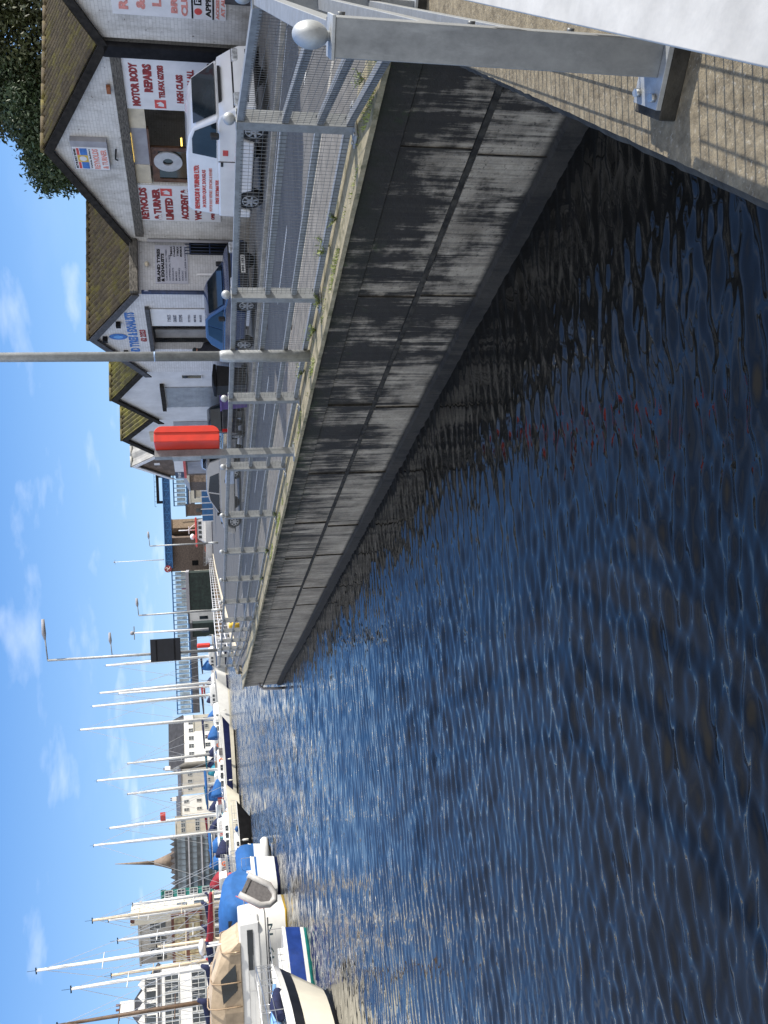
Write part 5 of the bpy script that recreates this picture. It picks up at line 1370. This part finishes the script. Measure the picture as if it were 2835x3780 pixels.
        if cover:
            bl = L*.38; zb_ = F+ch+boomh
            mb = MB(); mb.tube([(xm,0,zb_),(xm-bl,0,zb_-.05)], .06, 8); bm_ = mb.build('boom', mm, b)
            mb = MB(); mb.tube([(xm+.12,0,zb_+.75),(xm-.1,0,zb_+.30),(xm-bl*.4,0,zb_+.20),(xm-bl*.97,0,zb_+.10)], [.10,.24,.20,.11], 10); mb.build('sail_cover', cover, bm_)
    if rail:
        r2 = outline(L,B*.95,1.0,F,rake); n = len(r2)
        mb = MB(); mb.tube([(x,y,z+.58) for x,y,z in r2], .016, 5); mb.tube([(x,y,z+.32) for x,y,z in r2], .012, 4)
        for i, (x,y,z) in enumerate(r2):
            mb.tube([(x,y,z),(x,y,z+.58)], .016, 5, False)
        mb.build('guard_rail', M_STEEL, b)
    rg = random.Random(int(abs(loc[1])*37+abs(loc[0])*11))
    for k in range(gear):                                   # canvas rolls, boxes and lifebuoys about the deck
        x = -L*.45+L*.8*rg.random(); y = rg.choice((-1,1))*B*.30; c_ = rg.choice((M_CBLUE,M_CNAVY,M_CTEAL,M_RED2,M_GEL,M_WHITE,M_ORANGE,M_GREYR,M_TEAK))
        mb = MB(); sz = rg.uniform(.35,.8)*F/1.6
        if c_ is M_ORANGE: mb.tube([(x+.3*math.cos(2*PI*j/12),y,F+.5+.3*math.sin(2*PI*j/12)) for j in range(13)], .08, 6); mb.build('lifebuoy', c_, b)
        elif rg.random() < .5: mb.tube([(x-sz,y,F+.25),(x,y*.95,F+.35),(x+sz,y,F+.25)], [.16,.22,.14], 8); mb.build('canvas_roll', c_, b)
        else: mb.box(x-sz*.7,y-.22,F,x+sz*.7,y+.22,F+sz*1.1); mb.build('deck_box', c_, b, bevel=.05)
    fm = None
    for k in range(fend):
        for s in (-1,1):
            if fm is None: mb = MB(); mb.tube([(0,0,-.38),(0,0,-.3),(0,0,.2),(0,0,.3)], [.05,.12,.12,.05], 10); mb.tube([(0,0,.3),(0,0,.6)], .012, 4); fm = mb.build('fender', M_FEND, b); o = fm
            else: o = fm.copy(); col.objects.link(o); o.parent = b
            o.location = (-L*.25+L*.4*k/max(1,fend-1), s*(B/2*1.02+.1), F*.55)
    return b
WHITE3 = [(.10,M_HNAVY,'boot_stripe'),(.80,M_GEL,'hull'),(.88,M_CBLUE,'cove_stripe'),(1.0,M_GEL,'topside')]
def bands(h, boot=M_HNAVY, stripe=None):
    return [(.12,boot,'boot_stripe'),(.78,h,'hull'),(.90,stripe or h,'cove_stripe'),(1.0,h,'topside')]
def wpos(v, y, dv=0):
    p = atZ(v, y, WATER); return p
def mh(p, vb, vt): return (vb-vt)*p.y/F_PX

# --- near group at the left edge
boat('motor_sailer', 'white yacht bow with a broad black stripe cut off at the lower left', (-17.35,26.3,WATER), (.24,.97), 9.4, 3.3, 1.45,
     [(.06,M_HBLACK,'boot_stripe'),(.66,M_GELC,'hull'),(.86,M_HBLACK,'cove_stripe'),(1.0,M_GEL,'topside')], mast=0, rake=1.0, fend=0, cabin=.4)
bow = col.objects['motor_sailer']; mb = MB(); mb.tube([(4.2,-.5,1.75),(2.5,-.75,1.85),(.5,-.8,1.9),(-2,-.7,1.95)], [.06,.16,.22,.2], 10); mb.build('sail_bag', M_LSAIL, bow)
boat('sailing_yacht', 'dark blue hulled yacht with a turquoise boot stripe lying behind the white bow', tuple(Vector((-17.1,36.9,0))+Vector((-.52,-.85,0))*5.2+Vector((-1.0,.6,WATER))), (-.52,-.85), 10.4, 3.3, .93,
     [(.10,M_TEALP,'boot_stripe'),(.26,M_GEL,'waterline_stripe'),(.9,M_HBLUE,'hull'),(1.0,M_GEL,'topside')], mast=0, rake=.7, fend=0, cabin=.3)
# white cruiser with the beige cockpit tent
pc = Vector((-20.0,47.2,0)); hdv = Vector((-.99,-.12,0))
cr = boat('cabin_cruiser', 'large white cabin yacht with a beige canvas cockpit tent and numbered hull', tuple(pc+hdv*7.7+Vector((-.1,1.9,WATER))), tuple(hdv[:2]), 13.2, 4.0, 1.55,
     [(.06,M_YELLOW,'boot_stripe'),(.72,M_GEL,'hull'),(.76,M_MROOF,'rubbing_strake'),(1.0,M_GEL,'topside')], mast=0, rake=.8, fend=0, cabin=0)
L_ = 13.2
mb = MB(); mb.loft([[(-6.3,-1.75,1.5),(5.0,-1.7,1.7),(5.0,1.7,1.7),(-6.3,1.75,1.5)],[(-6.2,-1.65,2.55),(4.2,-1.55,2.55),(4.2,1.55,2.55),(-6.2,1.65,2.55)]], smooth=False); sup = mb.build('superstructure', M_GEL, cr, bevel=.08)
for s in (-1,1):
    mb = MB(); mb.box(-5.9,s*1.725-.02,1.85,-3.9,s*1.725+.02,2.15); mb.build('window', M_CARGL, sup)
    for k in range(3): mb = MB(); mb.box(.2+1.5*k,s*1.69-.03,1.95,.75+1.5*k,s*1.69+.03,2.2); mb.build('window', M_CARGL, sup)
rings = []
for x, h, w_ in ((-5.3,.15,1.7),(-4.9,1.0,1.72),(-3.4,1.55,1.72),(-2.2,1.75,1.7),(-.9,1.65,1.68),(.0,1.1,1.6),(1.5,.15,1.45)):
    rings.append([(x+.12*noise.noise((x,j*.7,1)), w_*math.copysign(min(1,1.25*abs(math.cos(PI*j/8))),math.cos(PI*j/8)), 2.52+h*min(1,1.35*math.sin(PI*j/8))+.10*noise.noise((x*1.1,j*.9,0))) for j in range(9)])
mb = MB(); mb.loft(rings, True, True, True, False); tent = mb.build('canvas_tent', M_BEIGEC, cr)
for s in (-1,1):
    mb = MB(); mb.add([(-4.3,s*1.76,2.8),(-3.0,s*1.76,2.75),(-2.4,s*1.75,3.5),(-3.6,s*1.76,3.6)], [(0,1,2,3),(3,2,1,0)]); mb.build('tent_window', M_CARGL, tent)
    mb = MB(); mb.add([(-1.2,s*1.75,2.7),(.2,s*1.70,2.62),(.0,s*1.66,3.1),(-1.0,s*1.74,3.7)], [(0,1,2,3),(3,2,1,0)]); mb.build('tent_window', M_CARGL, tent)
mb = MB(); mb.tube([(-4.9,.3,2.6),(-4.9,.3,4.3)], .05, 8); mb.sphere((-4.9,.3,4.5), .42, 16, 8, (1,1,.45)); mb.build('radar_dome', M_WHITE, cr)
to = bpy.data.objects.new('tmp', None)
tm = text_mesh(cr, 'T 149  N', M((.05,.11,.12), .5), 0, 0, .95, 3.2, .30, .01, 'hull_number')
tm.rotation_euler.z = PI; tm.location = (-4.55, 1.95, 0)
for i, v_ in enumerate(tm.data.vertices): pass
bpy.data.objects.remove(to)
for k, x in enumerate((-4.9,-3.4,-2.2,-.9,.0)):
    h_ = (1.0,1.55,1.75,1.65,1.1)[k]; mb = MB(); mb.tube([(x, 1.77*math.copysign(min(1,1.25*abs(math.cos(PI*j/16))),math.cos(PI*j/16)), 2.53+h_*min(1.02,1.38*math.sin(PI*j/16))) for j in range(17)], .035, 6); mb.build('tent_hoop', M((.36,.26,.17), .8), tent)
for s in (-1,1):
    mb = MB(); mb.box(-6.5,s*1.99-.02,1.02,4.5,s*1.99+.02,1.09); mb.build('strake', M_MROOF, cr)
ob = MB(); ob.box(-.2,1.75,1.75,.15,2.05,2.35); ob.tube([(0,1.95,1.8),(-.1,2.1,.95)], .07, 8); ob.build('outboard_motor', M_BLACK, cr, bevel=.05)
mb = MB(); mb.tube([(-2.2,2.0,1.55),(-2.2,2.12,.5)], .025, 6); mb.tube([(-1.8,2.0,1.55),(-1.8,2.12,.5)], .025, 6); [mb.tube([(-2.2,2.0+.02*k,1.4-.22*k),(-1.8,2.0+.02*k,1.4-.22*k)], .02, 6) for k in range(5)]; mb.build('ladder', M_STEEL, cr)
# small outboard on the rail, and the grey tender hung across the stern of the next boat
o = thing('inflatable_dinghy', 'grey inflatable tender with red trim hung across a yacht stern', 'dinghy', tuple(atY(952,3292,46.2)), math.atan2(.25,1))
mb = MB(); pts_ = [(-.85,0,1.35),(-.88,0,-.6),(-.5,0,-1.3),(0,0,-1.55),(.5,0,-1.3),(.88,0,-.6),(.85,0,1.35)]; mb.tube(pts_, .26, 12); mb.build('tube', M((.42,.41,.40), .6, 0, .1, 4), o)
mb = MB(); mb.box(-.7,-.05,-1.2,.7,.06,1.0); mb.build('floor', M_GREYR, o); mb = MB(); mb.box(-.75,-.12,.95,.75,.12,1.25); mb.build('transom', M_GREYR, o)
mb = MB(); mb.tube([(x*1.27,.0,z*1.13) for x,y,z in pts_], .035, 6); mb.build('rubbing_strake', M_RED2, o)
o.rotation_euler = (.2,.5,.75); o.scale = (.62,.62,.62)
p = wpos(1008,3190); o = thing('rigid_inflatable', 'white rigid inflatable boat with blue outboard cover low on the water', 'dinghy', (p.x,p.y,WATER), math.atan2(-.3,1))
mb = MB(); mb.tube([(-1.9,-.75,.35),(.7,-.75,.38),(1.6,-.35,.5),(1.85,0,.55),(1.6,.35,.5),(.7,.75,.38),(-1.9,.75,.35)], .27, 12); mb.build('tube', M_GEL, o)
mb = MB(); mb.loft([[(-1.8,-.6,.1),(1.0,-.5,.1),(1.7,0,.35),(1.0,.5,.1),(-1.8,.6,.1)],[(-1.8,-.6,.3),(1.0,-.5,.3),(1.7,0,.45),(1.0,.5,.3),(-1.8,.6,.3)]], smooth=False); mb.build('hull', M_GELC, o); mb = MB(); mb.box(-2.2,-.2,.3,-1.8,.2,1.15); mb.build('outboard', M_CBLUE, o, bevel=.08); mb = MB(); mb.box(-.4,-.35,.3,.2,.35,1.1); mb.build('console', M_GEL, o, bevel=.06)
# --- boat with the large blue canopy
def hdn(a): return (math.cos(a), math.sin(a))
BH = hdn(-.45)
cc = atY(880,3372,54); cc2 = atY(938,3200,60)
b = boat('motor_cruiser', 'white yacht under a large bright blue canopy with a clear window', (cc.x-.95*2.7,54+.3*2.7,WATER), (-.95,.3), 11, 3.6, 1.5, WHITE3, mast=0, fend=0)
rings = [[(x, 1.75*math.cos(PI*j/10), 1.5+h*math.sin(PI*j/10)**.55) for j in range(11)] for x, h in ((-4.6,1.3),(-4.4,1.85),(-3.0,2.1),(-1.4,2.1),(-.9,1.5))]
mb = MB(); mb.loft(rings, True, True); cn = mb.build('canopy', M_CBLUE, b)
for s in (-1,1): mb = MB(); mb.add([(-3.6,s*1.72,2.2),(-2.2,s*1.72,2.2),(-2.3,s*1.45,3.05),(-3.5,s*1.45,3.05)], [(0,1,2,3),(3,2,1,0)]); mb.build('canopy_window', M_GLASSB, cn)
b = boat('sailing_yacht', 'white yacht with a maroon sail cover and a blue barrel-shaped stern cover', (cc2.x-.9*5.4,60+.42*5.4,WATER), (-.9,.42), 12, 3.7, 1.4, bands(M_GEL, M_CBLUE, M_CBLUE), mast=(870-552)*66/F_PX, cover=M_CRED, fend=1, mastm=M(( .66,.56,.40), .5), mr=1.3, boomh=1.8)
mb = MB(); mb.tube([(-5.4,-1.3,1.6),(-5.4,1.3,1.6)], .75, 16); mb.build('stern_cover', M_CBLUE, b)
boat('motor_boat', 'black hulled motor boat with a white wheelhouse beside the maroon-covered yacht', (wpos(922,3085).x-.5,97,WATER), (.95,.3), 8, 3.0, 1.15, bands(M_HBLACK, M_HBLACK), mast=0, cabm=M_GEL, cat='motor boat', rake=1.3)
# --- front row towards the bridge: (waterline v, y), heading, length, hull, stripe, cover, mast top v, mast bottom v, mast y
boat('motor_yacht', 'tall-sided cream motor yacht with fenders left of the navy striped yacht', (wpos(888,3010).x,128,WATER), (.85,.52), 13, 3.8, 1.8, bands(M_GELC, M_HBLACK), mast=(800-325)*128/F_PX, cover=M_CBLUE, mastm=M_MASTW, mr=2, fend=2, hood=M_CNAVY, boomh=1.6, sr=.03, rake=1.2)
p = wpos(872,2840); boat('sailing_yacht', 'long white yacht with a broad navy hull stripe and bright blue sail cover', (p.x,150,WATER), (.92,.38), 17, 4.4, 2.0, [(.10,M_HBLACK,'boot_stripe'),(.38,M_GELC,'hull'),(.85,M_HNAVY,'cove_stripe'),(1.0,M_GEL,'topside')], mast=(789-345)*150/F_PX, cover=M_CBLUE, mastm=M_MASTW, mr=2.2, hood=M_CBLUE, fend=3, sr=.03, rake=2.0, boomh=1.8)
p = wpos(850,2650); boat('sailing_yacht', 'white yacht with navy sail cover lying in front of the white inn', (p.x,185,WATER), (.90,.43), 16, 4.0, 2.2, bands(M_GEL, M_GELC), mast=(782-298)*185/F_PX, cover=M_CNAVY, mastm=M_MASTW, mr=3, hood=M_CBLUE, sr=.035, rake=1.6, boomh=2)
p = wpos(836,2520); boat('sailing_yacht', 'low cream hulled yacht with a dark red sail cover nearest the quay corner', (p.x,212,WATER), (.88,.47), 16, 4.2, 2.3, bands(M_GEL, M_GELC, M_GEL), mast=(736-391)*212/F_PX, cover=M_CRED, mastm=M_MASTW, mr=3, sr=.035, rake=1.2, boomh=2)
# second row: masts and covers showing over the first
rows = [(3474,1.6,133,57,M_CNAVY,'with the tallest white mast, in front of the brown bay windows',M_MASTW),(3560,1.6,262,54,M_CNAVY,'with a tall white mast between corner house and hotel',M_MASTW),(3681,1.7,212,50,M_CNAVY,'with a dark brown wooden mast before the hotel',M_MASTB),(3329,1.7,341,68,M_CNAVY,'with a buff wooden mast beside the corner house tower',M((.58,.50,.38), .5)),(2425,2.6,391,215,M_CNAVY,'with a navy cover directly left of the corner lamp post',M_MASTW),(2521,2.4,368,222,M_CRED,'with the second tallest mast by the black board',M_MASTW),(2568,2.6,341,205,M_CNAVY,'with a slightly leaning white mast in front of the inn gable',M_MASTW),
        (2896,2.4,471,165,M_CTEAL,'with a short mast and turquoise cover left of the inn',M_MAST),(3012,2.4,404,160,M_CRED,'flying a small red ensign behind the cream motor yacht',M_MASTW),(3293,1.8,490,92,M_CNAVY,'with a grey mast beside the green-roofed block',M_MAST),
        (3337,1.8,400,84,M_CBLUE,'with a bright white mast by the corner house tower',M_MASTW),(3415,1.7,435,66,M_CNAVY,'with a thin grey mast before the brown bay windows',M_MAST),(3535,1.6,411,70,M_CRED,'with a buff mast between the two white-masted yachts',M((.60,.50,.36), .5)),(3690,1.6,440,62,M_CBLUE,'with a pale mast in front of the hotel dormers',M_MAST),(2785,2.4,470,200,M_CTEAL,'with a low mast behind the navy striped yacht',M_MAST)]
for (yb, F_, vt, Y, cv, lab, mm) in rows:
    p = atY(800, yb, Y); zt_ = atY(vt, yb+25, Y).z; x_t = atY(vt, yb+ (30 if Y > 100 else 40), Y).x
    H = zt_-WATER-F_
    boat('sailing_yacht', 'white yacht '+lab, (p.x-.6,Y,WATER), hdn(-.2+rnd.uniform(-.1,.1)), F_*4.6, F_*1.55, F_, WHITE3 if Y > 80 else bands(M_GEL), mast=H, cover=cv, mastm=mm, mr=.5+Y/70, sr=.006+Y*.00015, fend=1, hood=rnd.choice([M_CNAVY,M_CBLUE,None]), lean=-.02)
for k in range(13):                                        # boats hidden behind the front ranks, hull tops and canvas only
    yb = 2440+62*k; Y = 232-k*9.5+rnd.uniform(-6,6); p = atY(800, yb, Y)
    boat('sailing_yacht', 'white yacht in the rear rank of the marina mostly hidden by nearer boats', (p.x-4,Y,WATER), hdn(-.2+rnd.uniform(-.2,.2)), 11, 3.6, 2.3, WHITE3, mast=0, hood=rnd.choice([M_CNAVY,M_CBLUE,M_CTEAL,M_CRED]), fend=0, gear=9, group='yachts in the rear rank of the marina')
# red ensign
x_, z_ = atYz(612, 3030, 158); fl = thing('ensign', 'small red ensign flying between two masts', 'flag', (x_,158,z_)); mb = MB()
mb.loft([[(i*.25,.12*math.sin(i*1.3),0) for i in range(7)],[(i*.25,.12*math.sin(i*1.3+.4),.9) for i in range(7)]], False, False, False); mb.build('cloth', M_RED2, fl); mb = MB(); mb.tube([(0,0,-3),(0,0,1.2)], .04, 6); mb.build('staff', M_MAST, fl)
# pilot boat by the bridge
pb = atY(760, 1970, 245); PB = boat('pilot_boat', 'white pilot boat with a red roof moored below the blue girder', (pb.x,245,-.2), (-.98,-.1), 12, 4, 1.8, bands(M_WHITE, M_HNAVY), mast=0, cabin=0, cat='motor boat', fend=0, rake=1.5)
mb = MB(); mb.loft([[(-3.5,-1.5,1.8),(2.2,-1.5,1.8),(2.2,1.5,1.8),(-3.5,1.5,1.8)],[(-3.2,-1.4,4.1),(1.2,-1.4,4.1),(1.2,1.4,4.1),(-3.2,1.4,4.1)]], smooth=False); wh = mb.build('wheelhouse', M_WHITE, PB)
mb = MB(); mb.box(-3.8,-1.7,4.12,3.0,1.7,4.6); mb.build('roof', M_RED2, PB, bevel=.1)
for s in (-1,1):
    for k in range(4): mb = MB(); mb.box(-2.8+1.1*k,s*1.46-.03,2.9,-2.1+1.1*k,s*1.46+.03,3.7); mb.build('window', M_CARGL, wh)
mb = MB(); mb.tube([(-1,0,4.6),(-1,0,9)], .12, 8); mb.tube([(-2.4,0,4.6),(-1,0,6.6)], .1, 6); mb.box(-1.9,-.1,6.2,-.1,.1,6.4); mb.build('mast', M_WHITE, PB); mb = MB(); mb.sphere((.6,0,5.4), .7, 14, 10, (1,1,.9)); mb.build('radar_dome', M_WHITE, PB)
PB.scale = (1.15,1.15,1.0)
# low pontoon between the rows
pt = thing('pontoon', 'low timber pontoon running between the moored boats', 'pontoon', (0,0,0))
mb = MB(); A_ = [(-25,36),(-31,70),(-42,125),(-52,190),(-54,235)]
mb.loft([[(x-9.2,y,WATER-.2),(x-9.2,y,WATER+.5),(x-6.8,y,WATER+.5),(x-6.8,y,WATER-.2)] for x,y in A_], smooth=False); mb.build('deck', M_TEAK, pt)
mb = MB(); [mb.tube([(x-6.6,y,WATER-1),(x-6.6,y,WATER+3.2)], .18, 10) for x,y in A_]; mb.build('piles', M_MASTB, pt)

# ---------------------------------------------------------------- weeds
def weed(label, s, t, n, h, seed, m):
    r = random.Random(seed); p = q(s,t,.012); o = thing('weed', label, 'weed', tuple(p), 0, 'weeds growing along the coping')
    V = []; Fc = []; st = MB()
    for k in range(n):
        a = r.uniform(0,2*PI); l = h*r.uniform(.5,1.2); e = Vector((math.cos(a)*l*.8, math.sin(a)*l*.8, l*.75)); st.tube([(0,0,0), tuple(e*.5+Vector((0,0,l*.15))), tuple(e)], [.003,.003,.0015], 4, False)
        for j in range(9):
            c = e*(.25+.75*j/8)+Vector((r.gauss(0,.012),r.gauss(0,.012),r.gauss(0,.012)+l*.12)); u = Vector((r.gauss(0,1),r.gauss(0,1),r.gauss(0,.6))).normalized(); w_ = u.cross(Vector((0,0,1))).normalized(); sz = h*.12*r.uniform(.6,1.4); i0 = len(V)
            V += [c-u*sz,c+w_*sz*.5,c+u*sz,c-w_*sz*.5]; Fc.append((i0,i0+1,i0+2,i0+3))
    st.build('stems', M((.12,.14,.05), .8), o); mb = MB(); mb.add(V, Fc); mb.build('leaves', m, o)
M_WEED = leaf_mat((.09,.13,.03), (.20,.24,.06), 'weed_leaves')
for k, (s, t, n, h, lab) in enumerate(((1.95,.03,26,.17,'tall pale weed beyond the first railing post'),(1.35,-.05,14,.10,'low weed between the first railing post and the tall pale weed'),(2.9,-.12,30,.10,'low green weed before the second railing post'),(3.55,-.15,34,.10,'bushy weed just beyond the second railing post'),(-.55,.0,16,.10,'small weed beside the foot of the first railing post'),
        (5.0,.0,30,.13,'leafy weed just beyond the tall lamp post'),(4.0,.02,22,.10,'yellowish weed near the foot of the tall lamp post'),(7.9,-.05,14,.07,'small weed by the lifebuoy post'),(11.6,-.1,14,.09,'small weed beside the fifth railing post'),(14.6,-.08,18,.12,'dry weed beside the sixth railing post'),(17.4,-.08,16,.12,'dry weed beside the seventh railing post'))):
    weed(lab, s, t, n, h, 30+k, M_WEED)

# moss and short grass in the crack along the coping: far too fine to count
r = random.Random(8); V = []; Fc = []
for _ in range(5200):
    s = r.uniform(-1.4, 16); t = -.44+abs(r.gauss(0,.10))
    if noise.noise((s*1.3, t*4, 2.0)) < .09+.012*s: continue
    p = Vector((-s, t, .010)); a = r.uniform(0,2*PI); h = r.uniform(.012,.05); dx = Vector((math.cos(a),math.sin(a),0)); i0 = len(V)
    V += [p-dx*.006, p+dx*.006, p+Vector((r.gauss(0,.012),r.gauss(0,.012),h))]; Fc.append((i0,i0+1,i0+2))
mb = MB(); mb.add(V, Fc); tag(mb.build('moss_and_grass', M_WEED, loc=(A0.x,A0.y,0), rotz=QROT), 'tufts of moss and short grass along the edge of the coping', 'grass', kind='stuff')
